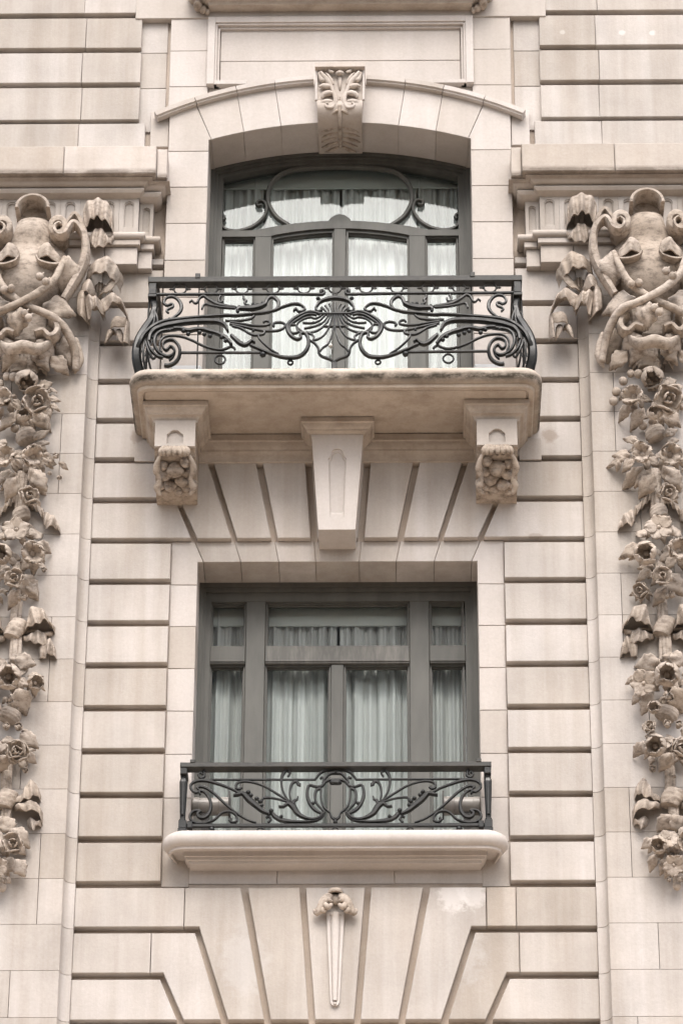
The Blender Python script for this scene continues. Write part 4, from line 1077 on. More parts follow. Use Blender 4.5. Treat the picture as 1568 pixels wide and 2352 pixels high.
fl('scroll', [(265, 125), (275, 150), (275, 183), (245, 197), (220, 172), (240, 145), (258, 165)], [.018, .016, .014])
fl('scroll', [(200, 290), (232, 318), (200, 337), (158, 312), (145, 270), (180, 235), (250, 220), (330, 230), (440, 265), (530, 300), (592, 335)], [.010, .014, .018, .02, .018, .014, .013], .022)
fl('scroll', [(205, 297), (232, 278), (290, 290), (370, 345), (450, 420), (530, 490), (610, 550), (690, 595), (765, 620)], [.018, .016, .013, .012], .02)
fl('scroll', [(235, 352), (232, 322), (272, 328), (318, 380), (338, 450), (320, 530), (270, 572), (222, 562), (213, 530), (240, 512), (215, 506), (175, 512), (142, 548), (147, 590), (200, 620), (290, 620), (370, 590), (430, 535), (480, 515), (540, 522), (580, 560), (583, 603), (545, 617), (515, 597), (530, 578)], [.012, .016, .02, .024, .022, .016, .016, .016, .014, .013, .014, .014, .016], .024)
fl('acanthus_leaf', [(550, 368), (590, 362), (640, 352), (700, 410), (760, 460), (820, 510), (885, 545)], [.010, .022, .034, .036, .032, .026, .012], .034, dy=-.01)
for x, y, r_ in ((690, 340, .016), (715, 370, .016), (770, 402, .016), (800, 430, .016), (820, 465, .013), (905, 515, .016), (1000, 570, .013)): fb('leaf_lobe', x, y, r_, -.018)
fl('acanthus_leaf', [(880, 540), (910, 530), (945, 565), (1000, 592), (1080, 605), (1200, 611), (1320, 600), (1385, 565), (1405, 525)], [.014, .026, .028, .024, .018, .013, .014, .016, .014], .026)
fl('scroll', [(858, 572), (885, 562), (903, 590), (872, 617)], .014)
fl('tendril', [(625, 285), (605, 302), (573, 290), (582, 250), (640, 231), (740, 241), (850, 280), (950, 340), (1065, 412)], [.018, .014, .012, .013, .012], .018)
fl('tendril', [(815, 420), (830, 387), (900, 385), (980, 400), (1065, 425)], [.016, .012, .012])
fl('tendril', [(1062, 185), (1082, 152), (1050, 128), (1012, 170), (1000, 230), (1010, 300), (1040, 370), (1078, 425)], [.012, .020, .014, .012, .012])
fl('tendril', [(1185, 262), (1160, 258), (1148, 232), (1110, 240), (1086, 290), (1080, 360), (1092, 425)], [.022, .018, .013, .012])
fl('acanthus_leaf', [(978, 470), (1020, 472), (1060, 445), (1110, 470), (1150, 530), (1210, 570), (1290, 590), (1360, 572), (1395, 530)], [.012, .018, .036, .034, .024, .018, .016, .016, .014], .03, dy=-.006)
fl('leaf_tip', [(1110, 440), (1125, 410), (1150, 400), (1157, 372)], [.024, .016, .008])
fl('shield_frame', [(1521, 152), (1460, 157), (1422, 190), (1405, 215)], [.018, .016, .012], .022)
fl('shield_frame', [(1521, 218), (1450, 218), (1410, 240), (1385, 272), (1330, 281), (1268, 264), (1250, 300), (1246, 370), (1270, 440), (1320, 500), (1392, 537)], [.018, .016, .015, .020, .022, .016], .024)
fl('shield_frame', [(1372, 298), (1332, 310), (1318, 370), (1330, 430), (1370, 480), (1412, 522)], [.018, .016, .013], .02)
fl('shield_frame', [(1374, 298), (1376, 400), (1400, 470), (1462, 527)], .013, .02)
fl('scroll', [(1368, 205), (1385, 190), (1398, 215), (1392, 245)], .014); fb('knot', 1300, 440, .014)
mb = MB(); p = at(*cD(1512, 235), YL); mb.box(-.032, .032, YL - .02, YL + .02, p.z - .014, p.z + .014, .004); mb.ell((-.03, YL - .01, p.z - .01), .014, .02, .014, 8, 6); mb.ell((.03, YL - .01, p.z - .01), .014, .02, .014, 8, 6); mb.build('clasp', M['iron'], rl, smooth=40)
fl('pendant', [(1462, 527), (1480, 572), (1521, 592)], [.010, .016, .022], .02)
mb = MB(); p = at(*cD(1512, 612), YL); mb.ell((0, YL, p.z), .016, .016, .016, 8, 6); mb.build('knot', M['iron'], rl, smooth='all')
for x in (805, 1521):
    p = at(*cD(x, 682), YL)
    for s in ((-1, 1) if x < 1500 else (1,)):
        mb = MB(); mb.ring(((p.x if x < 1500 else 0) * -s, YL, (zft + zlb) / 2 - .004), .022, .006, 20, 6, d=.010); mb.build('foot_ring', M['iron'], rl, smooth='all')
fb('foot_ball', 345, 684, .022, 0)

# two drum-shaped floodlights behind the low railing
for s, nm in ((-1, 'left'), (1, 'right')):
    p0 = at(*cD(158, 468), .15); p1 = at(*cD(505, 462), .15)
    x0, x1 = p0.x, p1.x; zc_ = p0.z; R_ = .066
    h = thing('floodlight', 'grey drum floodlight lying behind the %s end of the low railing' % nm, 'lamp', (s * .95, .15, zft))
    def lp(mb, name, mat, smooth=35): return (mb if s < 0 else mb.mirror(0)).build(name, M[mat], h, smooth=smooth)
    mb = MB(); rg = []
    for x, r_ in ((x0, R_ * .86), (x0 + .01, R_), (x0 + .05, R_), (x0 + .052, R_ * .95), (x1 - .07, R_ * .95), (x1 - .065, R_ * 1.02), (x1, R_ * 1.02)):
        rg.append([(x, .15 + r_ * cos(2 * pi * k / 20), zc_ + r_ * sin(2 * pi * k / 20)) for k in range(20)])
    mb.loft(rg, True, True); lp(mb, 'drum', 'lamp')
    mb = MB(); mb.box(x1 + .0005, x1 + .012, .15 - .072, .15 + .072, zc_ - .072, zc_ + .085); lp(mb, 'end_plate', 'dark')
    mb = MB(); mb.box(x0 + .07, x0 + .12, .12, .18, zft, zc_ - R_ + .004); mb.box(x0 + .05, x0 + .16, .09, .21, zft - .002, zft + .012); lp(mb, 'stand', 'dark')
# ================================================================== carved keystone and drop ornament
def pobj(name, mb, mat, par, smooth='all'): return mb.build(name, M[mat], par, smooth=smooth)
fK = crop(1200, 230, 4.9)
kx0 = at(780, 250, -.15).x                    # axis
ks = MB()
def kprof(h):                                  # profile y,z from the soffit round the scroll to the top plate
    return [(.345, 18.505), (.10, 18.49), (-.02, 18.485), (-.085, 18.50), (-.13, 18.53), (-.158, 18.57), (-.165, 18.61), (-.155, 18.64), (-.135, 18.655), (-.125, 18.668), (-.125, 18.935), (-.14, 18.94), (-.185, 18.945), (-.185, 18.985), (.05, 18.985)]
hw = lambda z: .168 + (.193 - .168) * max(0, min(1, (z - 18.5) / .48))
rg = []
for sx in (-1, -.999):
    rg.append([(kx0 + sx * hw(z), y, z) for y, z in kprof(0)])
for sx in (.999, 1): rg.append([(kx0 + sx * hw(z), y, z) for y, z in kprof(0)])
ks.loft([rg[0], rg[3]], True, True)
kst = ks.build('keystone', M['carved_pale'], bd, smooth=30)
for s in (-1, 1):
    mb = MB(); mb.box(kx0 + s * .19, kx0 + s * .172, -.145, -.124, 18.66, 18.944, .003); pobj('border', mb, 'surround', kst, False)
def kp_(x, y, d=-.14): p = at(*fK(x, y), d); return p
for s in (-1, 1):
    def mir(P): return [Vector((2 * kx0 - p.x, p.y, p.z)) if s > 0 else p for p in P]
    # acanthus leaf: stem, three rolled lobes and a scroll at the foot
    mb = MB(); mb.tube(cr(mir([kp_(400, 275, -.165), kp_(450, 340, -.16), (kp_(560, 480, -.15)), kp_(640, 640, -.15), kp_(690, 780, -.15), kp_(690, 900, -.15), kp_(620, 975, -.155), kp_(520, 960, -.16), kp_(500, 900, -.16), kp_(550, 880, -.17)]), .008), [.012, .020, .024, .018, .014, .018, .020, .016, .014, .008], 8); pobj('acanthus_leaf', mb, 'carved_pale', kst)
    for pts, rr in (([(560, 420), (440, 440), (390, 350), (370, 285)], [.014, .022, .018, .010]), ([(620, 560), (520, 560), (440, 545), (380, 570)], [.014, .024, .02, .008]), ([(660, 700), (560, 690), (470, 720), (430, 790)], [.012, .024, .022, .008]), ([(640, 860), (520, 860), (430, 880), (395, 940)], [.012, .022, .02, .008]), ([(650, 520), (600, 420), (540, 330), (490, 300)], [.008, .014, .012, .006])):
        mb = MB(); mb.tube(cr(mir([kp_(x, y, -.15) for x, y in pts]), .008), rr, 8); pobj('acanthus_leaf', mb, 'carved_pale', kst)
    mb = MB(); mb.tube(cr(mir([kp_(660, 280, -.16), kp_(600, 270, -.155), kp_(560, 235, -.15)]), .006), [.008, .014, .010], 8); pobj('bud_leaf', mb, 'carved_pale', kst)
mb = MB(); p = kp_(780, 295, -.16); mb.ell((kx0, p.y, p.z), .030 * 1.0, .022, .018, 14, 8); mb.ell((kx0, p.y + .004, p.z), .034, .014, .022, 14, 8); pobj('bud', mb, 'carved_pale', kst)
for y, r_ in ((775, .006), (805, .008), (845, .010), (900, .013), (970, .019)):
    p = kp_(780, y, -.14); mb = MB(); mb.ell((kx0, p.y, p.z), r_, r_, r_ * .8, 8, 6); pobj('bead', mb, 'carved_pale', kst)
mb = MB(); mb.tube([(kx0, -.13, 18.90), (kx0, -.135, 18.80), (kx0, -.13, 18.76)], [.02, .012, .006], 8); pobj('stem', mb, 'carved_pale', kst)
# leaf carved over the scroll and along the underside
rk = random.Random(3)
for s in (-1, 1):
    for q in range(7):
        t_ = q / 6; x = kx0 + s * (.035 + .075 * abs(sin(2.3 * t_ + .4)) + rk.uniform(-.008, .008)); y = -.13 + .40 * t_; z = 18.50 if y > -.05 else 18.53 + (-.05 - y) * .3
        mb = MB(); mb.tube(cr([(kx0 + s * .015, y - .03, z - .004), (x, y + .01, z - .012), (x + s * .045, y + .05 + rk.uniform(-.01, .01), z - .002)], .01), [.010, .016, .005], 8); pobj('underside_leaf', mb, 'carved', kst)
mb = MB(); mb.tube(cr([(kx0, -.17, 18.60), (kx0, -.14, 18.53), (kx0, -.05, 18.482), (kx0, .25, 18.488)], .02), [.014, .016, .018, .008], 8); pobj('underside_leaf', mb, 'carved', kst)

# drop ornament on the lowest key block
fG = crop(1180, 3480, 3.819)
dr = MB()
dp = lambda x, y, d=-.03: at(*fG(x, y), d)
ax = dp(612, 1200).x
rg = []
z_t, z_b = dp(612, 640).z, dp(612, 2010).z
for z, w_ in ((z_t, .058), (z_t - .3, .047), (z_b + .06, .034), (z_b, .030)):
    pass
def half(z): t_ = (z_t - z) / (z_t - z_b); return .060 - .030 * t_
outl = [(ax + half(z_b) * cos(a), z_b + half(z_b) * sin(a)) for a in [pi + pi * i / 8 for i in range(9)]] + [(ax + half(z_t), z_t), (ax - half(z_t), z_t)]
inn_ = [(ax + (p[0] - ax) * .66, p[1] + (.012 if p[1] < z_b else 0) - (.0 if p[1] < z_t else .02)) for p in outl]
framed(dr, outl, inn_, -.022, -.010, .01, ((0, .6), (.1, .8)))
dro = pobj('drop_ornament', dr, 'surround', bd, 30)
mb = MB(); mb.loft([[(ax + half(z) * .52 * cos(a), -.010 - .016 * sin(a), z) for a in [pi * i / 8 for i in range(9)]] + [(ax - half(z) * .5, .0, z), (ax + half(z) * .5, .0, z)] for z in (z_t - .0, (z_t + z_b) / 2, z_b + .01)], True, True); pobj('reed', mb, 'surround', dro, 40)
mb = MB(); p = dp(610, 2045); mb.ell((ax, -.02, p.z), .012, .012, .012, 8, 6); pobj('bead', mb, 'surround', dro)
mb = MB(); c_ = dp(612, 350); mb.loft([[(ax + w_ * cos(a), -.02 - d_ * sin(a), z) for a in [pi * i / 10 for i in range(11)]] for z, w_, d_ in ((c_.z + .022, .030, .02), (c_.z + .018, .046, .055), (c_.z, .052, .07), (c_.z - .012, .050, .068), (c_.z - .014, .038, .05), (c_.z + .0, .034, .045))], True, False); pobj('leaf_hood', mb, 'carved', dro, 40)
for s in (-1, 1):
    def dm(P): return [Vector((2 * ax - p.x, p.y, p.z)) if s > 0 else p for p in P]
    mb = MB(); mb.tube(cr(dm([dp(560, 400, -.03), dp(470, 450, -.06), dp(410, 540, -.06), dp(370, 620, -.055), dp(330, 665, -.05), dp(300, 610, -.045)]), .01), [.018, .030, .034, .030, .026, .012], 9); pobj('leaf', mb, 'carved', dro)
    mb = MB(); mb.tube(cr(dm([dp(470, 410, -.06), dp(510, 465, -.075), dp(565, 485, -.06)]), .008), [.012, .020, .008], 8); pobj('leaf', mb, 'carved', dro)
    mb = MB(); mb.tube(cr(dm([dp(440, 500, -.07), dp(500, 570, -.085), dp(560, 530, -.06)]), .008), [.012, .024, .010], 8); pobj('leaf', mb, 'carved', dro)
    mb = MB(); mb.tube(cr(dm([dp(400, 560, -.06), dp(430, 640, -.07), dp(480, 625, -.06)]), .008), [.012, .022, .008], 8); pobj('leaf', mb, 'carved', dro)
mb = MB(); mb.ell((ax, -.02, dp(612, 450).z), .05, .03, .04, 12, 7); pobj('leaf', mb, 'carved', dro)

# ================================================================== pieces for the carved flowers (shared meshes, unit size)
def patch(fn, nu, nv, th, name):
    """closed shell from a surface fn(s,t): s along the petal, t across"""
    top = []; bot = []
    for i in range(nu + 1):
        for j in range(nv + 1):
            s_, t_ = i / nu, -1 + 2 * j / nv
            p = Vector(fn(s_, t_)); e = 1e-3
            a = Vector(fn(min(1, s_ + e), t_)) - Vector(fn(max(0, s_ - e), t_)); b_ = Vector(fn(s_, min(1, t_ + e))) - Vector(fn(s_, max(-1, t_ - e)))
            n_ = a.cross(b_); n_ = n_.normalized() if n_.length > 1e-12 else Vector((0, 0, 1))
            top.append(p + n_ * th / 2); bot.append(p - n_ * th / 2)
    mb = MB(); k = len(top); v = top + bot; f = []; W = nv + 1
    for i in range(nu):
        for j in range(nv):
            a = i * W + j; f.append([a, a + 1, a + W + 1, a + W]); f.append([k + a, k + a + W, k + a + W + 1, k + a + 1])
    for i in range(nu):
        a = i * W; f.append([a, a + W, k + a + W, k + a]); a = i * W + nv; f.append([a + W, a, k + a, k + a + W])
    for j in range(nv):
        f.append([j + 1, j, k + j, k + j + 1]); a = nu * W + j; f.append([a, a + 1, k + a + 1, k + a])
    mb.add(v, f); return mb.mesh(name, M['carved'], 'all')
def wid(s, a=.75): return max(.02, (sin(pi * (s * .86 + .09)) ** a))
P_OUT = [patch(lambda s, t, k=k: (.12 + .92 * s, t * .46 * wid(s, .7) * (1 + .12 * s), .05 + .34 * s - .42 * max(0, s - .62) ** 1.2 + .22 * t * t * s + .05 * sin(3 * t + k * 2) * s), 6, 6, .07, 'petal') for k in range(2)]
P_MID = patch(lambda s, t: (.10 + .58 * sin(s * 1.5) - .10 * max(0, s - .6), t * .42 * wid(s, .6), .05 + .66 * s * s * .9 + .04 * t * t - (0), ), 6, 6, .07, 'petal')
P_IN = patch(lambda s, t: (.05 + .30 * sin(min(1, s * 1.3) * 1.57) - .16 * max(0, s - .6) - .10 * t * t, t * .30 * wid(s, .5), .05 + .72 * s), 5, 6, .06, 'petal')
P_WAVY = [patch(lambda s, t, k=k: (.14 + .88 * s - .05 * t * t * s, t * .52 * wid(s, .6), .08 + .30 * s + .09 * sin(5.2 * t + k * 2.1) * s * s - .18 * max(0, s - .75)), 6, 8, .075, 'petal') for k in range(2)]
P_TUL = patch(lambda s, t: ((.08 + .86 * sin(min(1, s * 1.3) * 1.57) - .75 * max(0, s - .55)) * cos(t * .74 * wid(s, .5)), (.08 + .86 * sin(min(1, s * 1.3) * 1.57) - .75 * max(0, s - .55)) * sin(t * .74 * wid(s, .5)), -.25 + 1.25 * s + .06 * sin(5 * t) * s * s), 7, 8, .085, 'petal')
LEAF = [patch(lambda s, t, k=k: (s, t * .20 * (sin(pi * min(1, s ** .72)) ** .95 + .015) * (1 + .13 * sin(s * 24 + k)), .20 * sin(s * 2.6 + k * .5) - .11 * abs(t) ** 1.1 * (1 - s * .3) + .035 * sin(abs(t) * 5 + s * 9) - .12 * s * s * k), 12, 8, .045, 'leaf') for k in range(3)]
def emesh(name, rx, ry, rz, lumpy=0, nu=12, nv=8):
    mb = MB(); mb.ell((0, 0, 0), rx, ry, rz, nu, nv); q = random.Random(7)
    if lumpy: mb.v = [(x * (1 + q.uniform(-lumpy, lumpy)), y * (1 + q.uniform(-lumpy, lumpy)), z * (1 + q.uniform(-lumpy, lumpy))) for x, y, z in mb.v]
    return mb.mesh(name, M['carved'], 'all')
C_ROSE = emesh('rose', .17, .17, .36); C_ANEM = emesh('anemone', .26, .26, .26, .10, 14, 9); C_TUL = emesh('tulip', .22, .22, .16); C_FLAT = emesh('blossom', .17, .17, .2)
C_BUD = emesh('bud', .30, .30, .50); C_BERRY = emesh('berry', 1, 1, 1.05)

def inst(name, mesh, par, mtx, mat=None):
    o = bpy.data.objects.new(name, mesh); COL.objects.link(o); o.parent = par; o.matrix_local = mtx; return o
def facing(d, roll=0):
    d = Vector(d).normalized(); q = d.to_track_quat('Z', 'Y'); return q.to_matrix().to_4x4() @ Matrix.Rotation(roll, 4, 'Z')
def flower(par, kind, p, size, d, rnd):
    """flower or bud as a part; every petal a sub-part sharing its mesh"""
    org = Vector(wloc(par)); mt_ = Matrix.Translation(Vector(p) - org) @ facing(d, rnd.uniform(0, 6.28)) @ Matrix.Scale(size, 4)
    core = {'rose': C_ROSE, 'anemone': C_ANEM, 'tulip': C_TUL, 'blossom': C_FLAT, 'bud': C_BUD}[kind]
    f = inst(kind, core, par, mt_)
    def ring(mesh, n, sc, z0, tilt, off):
        for i in range(n):
            a = 2 * pi * i / n + off + rnd.uniform(-.12, .12)
            me = mesh[i % len(mesh)] if isinstance(mesh, list) else mesh
            s_ = sc * rnd.uniform(.92, 1.08)
            inst('petal', me, f, Matrix.Rotation(a, 4, 'Z') @ Matrix.Translation((0, 0, z0)) @ Matrix.Rotation(-tilt + rnd.uniform(-.12, .12), 4, 'Y') @ Matrix.Scale(s_, 4))
    if kind == 'rose': ring(P_OUT, 5, 1.02, -.3, .25, 0); ring(P_MID, 4, 1.22, -.15, .1, .5); ring(P_IN, 3, 1.0, -.1, .0, .2)
    elif kind == 'anemone': ring(P_WAVY, 6, 1.06, -.2, .62, 0)
    elif kind == 'tulip': ring(P_TUL, 3, 1.0, -.1, .05, .3); ring(P_TUL, 3, .92, -.12, .0, 1.35)
    elif kind == 'blossom': ring(P_WAVY, 5, 1.0, -.05, -.12, 0)
    elif kind == 'bud': ring(P_IN, 3, 1.15, -.35, .0, 0)
    return f
def leaf(par, p, q, depth, rnd, wide=1.0, name='leaf'):
    """leaf from its base p to its tip q standing off the wall"""
    org = Vector(wloc(par)); p = Vector(p); q = Vector(q); L = (q - p).length; xx = (q - p).normalized()
    nz = Vector((rnd.uniform(-.25, .25), -1, rnd.uniform(-.35, .15))); nz = (nz - xx * nz.dot(xx)).normalized(); yy_ = nz.cross(xx)
    mt_ = Matrix((xx, yy_, nz)).transposed().to_4x4(); mt_.translation = p - org
    return inst(name, rnd.choice(LEAF), par, mt_ @ Matrix.Diagonal((L, L * 1.45 * wide, L * 1.0, 1)))
def ribbon(par, pts, y0, wy, th=.013, wave=.0, wl=.07, name='ribbon', taper=None):
    """carved ribbon: a band standing edge-on to the wall, wy deep, fluted along its length"""
    P = cr([Vector((p.x, y0, p.z)) for p in pts], .009); L = 0; Q = []
    for i, p in enumerate(P):
        T = P[min(i + 1, len(P) - 1)] - P[max(i - 1, 0)]; T = T.normalized() if T.length > 0 else Vector((1, 0, 0)); n_ = Vector((-T.z, 0, T.x))
        if i: L += (p - P[i - 1]).length
        Q.append((p, n_, L))
    rg = []
    for p, n_, l_ in Q:
        k = wave * sin(2 * pi * l_ / wl); w2 = wy
        sec = []
        for yy, kk in ((-w2 / 2, 1.0), (-w2 / 6, .75), (w2 / 6, .5), (w2 / 2, .25)): sec.append(p + n_ * (k * kk + th / 2) + Vector((0, yy, 0)))
        for yy, kk in ((w2 / 2, .25), (w2 / 6, .5), (-w2 / 6, .75), (-w2 / 2, 1.0)): sec.append(p + n_ * (k * kk - th / 2) + Vector((0, yy, 0)))
        rg.append(sec)
    mb = MB(); mb.loft(rg, True, True); return pobj(name, mb, 'carved', par, 50)
def fold(par, top, bot, y0, depth, nf=3.5, flute=.011, th=.014, ph=0.0, flare=.02, name='ribbon'):
    """one fold of a carved ribbon: a fluted band bulging off the wall between an upper and a lower edge, open (hollow) underneath"""
    n = 48; nf *= 1.5; flute *= 1.35; T = cr(top, .02); Bt = cr(bot, .02)
    def samp(P, u):
        x = u * (len(P) - 1); i = min(int(x), len(P) - 2); return P[i].lerp(P[i + 1], x - i)
    rg = []
    for i in range(n + 1):
        u = i / n; a, b_ = samp(T, u), samp(Bt, u); bul = sin(pi * u) ** .55 if 0 < u < 1 else 0
        col = []
        for k in range(6):
            w_ = k / 5; p = a.lerp(b_, w_)
            y = y0 - depth * bul - flute * sin(2 * pi * nf * u + ph) * (.5 + .5 * w_) - flare * (w_ - .5) * bul + .02 * (1 - sin(pi * (.25 + .75 * w_)))
            col.append(Vector((p.x, y, p.z)))
        roof = Vector((col[0].x, y0 + .012, col[0].z + .012)); low = Vector((col[0].x, y0 + .012, col[0].z - .006))
        rg.append([roof] + col + [c_ + Vector((0, th, .002)) for c_ in col[:0:-1]] + [col[0] + Vector((0, th, -th)), low])
    mb = MB(); mb.loft(rg, True, True); return pobj(name, mb, 'carved', par, 55)
def wrapband(par, c_, w_, h, dep, tilt, name='ribbon_wrap'):
    """ribbon wound round the stems: a barrel with ridges"""
    rg = []; c_ = Vector(c_); R_ = Matrix.Rotation(tilt, 3, 'Y')
    for i in range(15):
        t_ = i / 14; z = (t_ - .5) * h; r_ = w_ / 2 * (.82 + .2 * sin(pi * t_) + .05 * (1 if i % 4 == 1 else -.3 if i % 4 == 3 else .4))
        rg.append([c_ + R_ @ Vector((r_ * cos(2 * pi * k / 16), r_ * dep * sin(2 * pi * k / 16), z + .18 * r_ * cos(2 * pi * k / 16 + .6))) for k in range(16)])
    mb = MB(); mb.loft(rg, True, True); return pobj(name, mb, 'carved', par, 50)
def stem(par, pts, r_, name='stem'):
    mb = MB(); mb.tube(cr(pts, .02), r_, 8); return pobj(name, mb, 'carved', par)
def berry(par, p, r_): return inst('berry', C_BERRY, par, Matrix.Translation(Vector(p) - Vector(wloc(par))) @ Matrix.Scale(r_, 4))

# ================================================================== the two garlands hanging down the pilasters
cF, cG, cH = crop(2331, 1400, 2.94), crop(2331, 2100, 2.94), crop(2331, 2800, 2.94)      # right-hand one
dF, dG, dH = crop(0, 1400, 2.94), crop(0, 2100, 2.94), crop(0, 2800, 2.94)               # left-hand one
GXR, GXL = 2.285, -2.262
def gp(fn, x, y, d):
    p = at(*fn(x, y), d)
    p.x -= GXR if fn in (cF, cG, cH) else GXL
    return p
S2 = 1 / 2.94 / 1.74171 / 320                     # garland picture unit to metres
FL = [  # kind, frame, x, y, radius, stand-off, lean right, lean up
 ('anemone', cF, 605, 555, 165, .10, -.45, -.05), ('rose', cF, 1000, 575, 185, .16, .15, -.25), ('tulip', cF, 850, 775, 115, .12, -.1, .5),
 ('anemone', cF, 705, 1235, 165, .12, -.25, -.1), ('anemone', cF, 1012, 1235, 175, .15, .2, -.3), ('rose', cF, 990, 1690, 125, .11, .25, -.1),
 ('blossom', cF, 890, 2085, 150, .12, .0, .05), ('tulip', cG, 745, 335, 160, .12, -.2, -.15), ('anemone', cG, 1112, 315, 180, .14, .2, -.15),
 ('rose', cG, 932, 612, 125, .13, .0, -.05), ('rose', cG, 685, 775, 105, .09, -.4, -.2), ('bud', cG, 1045, 830, 90, .08, .2, .3),
 ('tulip', cG, 990, 1765, 165, .15, .0, -.25), ('blossom', cG, 715, 1865, 150, .11, -.35, -.1), ('bud', cG, 1010, 2030, 115, .12, .1, -.5), ('tulip', cG, 852, 2150, 85, .10, -.3, -.2),
 ('bud', cH, 995, 300, 95, .10, .0, .4), ('rose', cH, 785, 335, 90, .08, -.3, .4), ('tulip', cH, 850, 550, 150, .14, -.1, -.2), ('rose', cH, 1140, 580, 130, .13, .3, -.1), ('bud', cH, 820, 815, 85, .07, -.3, -.3), ('bud', cH, 1065, 900, 60, .07, .1, -.5),
 ('tulip', cH, 890, 1715, 105, .12, -.25, -.2), ('blossom', cH, 1010, 1640, 110, .10, .1, .3), ('blossom', cH, 1065, 1945, 110, .10, .0, -.35), ('bud', cH, 1015, 2120, 60, .07, -.5, -.3), ('bud', cH, 1140, 2110, 60, .07, .5, -.3),
 # right-hand side, taken from the left garland
 ('bud', dF, 650, 1250, 80, .07, .5, .1), ('bud', dF, 580, 1450, 62, .06, .2, -.6), ('bud', dF, 690, 1500, 70, .06, .4, -.5), ('bud', dF, 565, 480, 80, .06, .7, .0),
 ('bud', dG, 510, 530, 70, .06, .4, -.3), ('bud', dG, 230, 870, 75, .08, .2, .4), ('tulip', dG, 410, 1860, 110, .09, .5, -.25), ('bud', dH, 215, 330, 95, .08, .3, .3), ('rose', dH, 215, 620, 140, .12, .1, -.1), ('bud', dH, 290, 825, 80, .07, .5, -.3), ('rose', dH, 150, 1700, 130, .12, .05, -.1),
]
LV = [  # leaf: frame, base x,y, tip x,y, stand-off, width
 (cF, 560, 650, 405, 830, .05, 1.0), (cF, 720, 700, 540, 930, .06, 1.0), (cF, 960, 720, 1160, 900, .05, 1.15), (cF, 500, 480, 420, 600, .04, .8), (cF, 660, 1090, 460, 1030, .06, .8), (cF, 960, 1010, 1110, 930, .06, .8), (cF, 1000, 1080, 1140, 1050, .05, .8),
 (cF, 600, 1290, 450, 1430, .06, 1.2), (cF, 560, 1250, 335, 1230, .05, 1.0), (cF, 480, 1310, 255, 1340, .04, .8), (cF, 420, 1300, 400, 1440, .05, .9), (cF, 700, 1380, 470, 1640, .05, .9), (cF, 800, 1420, 590, 1610, .07, .9), (cF, 840, 1470, 655, 1745, .09, 1.1), (cF, 940, 1380, 1165, 1660, .05, 1.0),
 (cF, 960, 400, 1090, 360, .05, 1.3), (cF, 800, 420, 790, 300, .05, 1.4), (cF, 1080, 450, 1170, 430, .04, 1.2),
 (cG, 700, 250, 410, 385, .06, .95), (cG, 740, 150, 610, 40, .05, 1.1), (cG, 830, 480, 640, 520, .04, .9), (cG, 800, 540, 600, 650, .05, .9), (cG, 990, 740, 815, 960, .08, 1.0), (cG, 1050, 620, 1176, 830, .06, 1.0), (cG, 850, 560, 760, 640, .04, 1.0),
 (cG, 900, 1600, 585, 1660, .06, 1.2), (cG, 930, 1550, 1150, 1640, .05, 1.2), (cG, 640, 1780, 500, 1880, .04, 1.0), (cG, 700, 1960, 580, 2120, .05, 1.1), (cG, 800, 1980, 690, 2240, .07, 1.1), (cG, 1070, 1900, 1176, 2090, .05, 1.0), (cG, 900, 1580, 820, 1740, .08, 1.1),
 (cH, 720, 500, 590, 680, .05, 1.2), (cH, 1040, 630, 890, 850, .09, 1.2), (cH, 960, 470, 1100, 470, .08, 1.2), (cH, 870, 430, 740, 440, .09, 1.3), (cH, 920, 600, 970, 440, .08, 1.2),
 (cH, 1040, 1360, 870, 1560, .06, 1.4), (cH, 1050, 1360, 1170, 1590, .06, 1.4), (cH, 820, 1650, 660, 1740, .05, 1.2), (cH, 850, 1820, 780, 2030, .05, 1.0), (cH, 1000, 1860, 900, 2070, .06, 1.0), (cH, 880, 1600, 800, 1770, .05, 1.2), (cH, 1060, 1720, 1140, 1830, .05, 1.2), (cH, 1000, 2010, 960, 2080, .05, 1.2),
 (dF, 560, 560, 710, 610, .05, .9), (dF, 580, 640, 715, 715, .05, .9), (dF, 560, 660, 590, 810, .05, .9), (dF, 400, 740, 565, 940, .06, 1.1), (dF, 400, 1030, 560, 975, .06, .9), (dF, 420, 1100, 570, 1200, .05, 1.0), (dF, 690, 1320, 810, 1410, .05, .9), (dF, 390, 1430, 545, 1670, .07, 1.2), (dF, 560, 1320, 690, 1330, .05, 1.0), (dF, 280, 360, 230, 480, .07, 1.4), (dF, 420, 500, 440, 360, .06, 1.5),
 (dG, 340, 140, 530, 70, .06, 1.3), (dG, 430, 210, 610, 330, .05, 1.3), (dG, 420, 380, 555, 420, .05, 1.3), (dG, 240, 600, 450, 870, .06, 1.2), (dG, 180, 1580, 420, 1650, .07, 1.4), (dG, 330, 1780, 520, 1780, .05, .8), (dG, 420, 1850, 555, 1940, .05, .7), (dG, 190, 1950, 320, 2220, .06, 1.6), (dG, 430, 470, 575, 500, .04, 1.0),
 (dH, 240, 400, 460, 570, .06, 1.2), (dH, 300, 640, 445, 745, .05, 1.2), (dH, 250, 380, 390, 370, .05, .8), (dH, 120, 1530, 355, 1740, .06, 1.3), (dH, 160, 1880, 290, 2090, .05, 1.5), (dH, 150, 1860, 30, 2060, .06, 1.5), (dH, 60, 2100, 140, 2160, .05, 1.2), (dH, 220, 1560, 250, 1510, .05, 1.2),
]
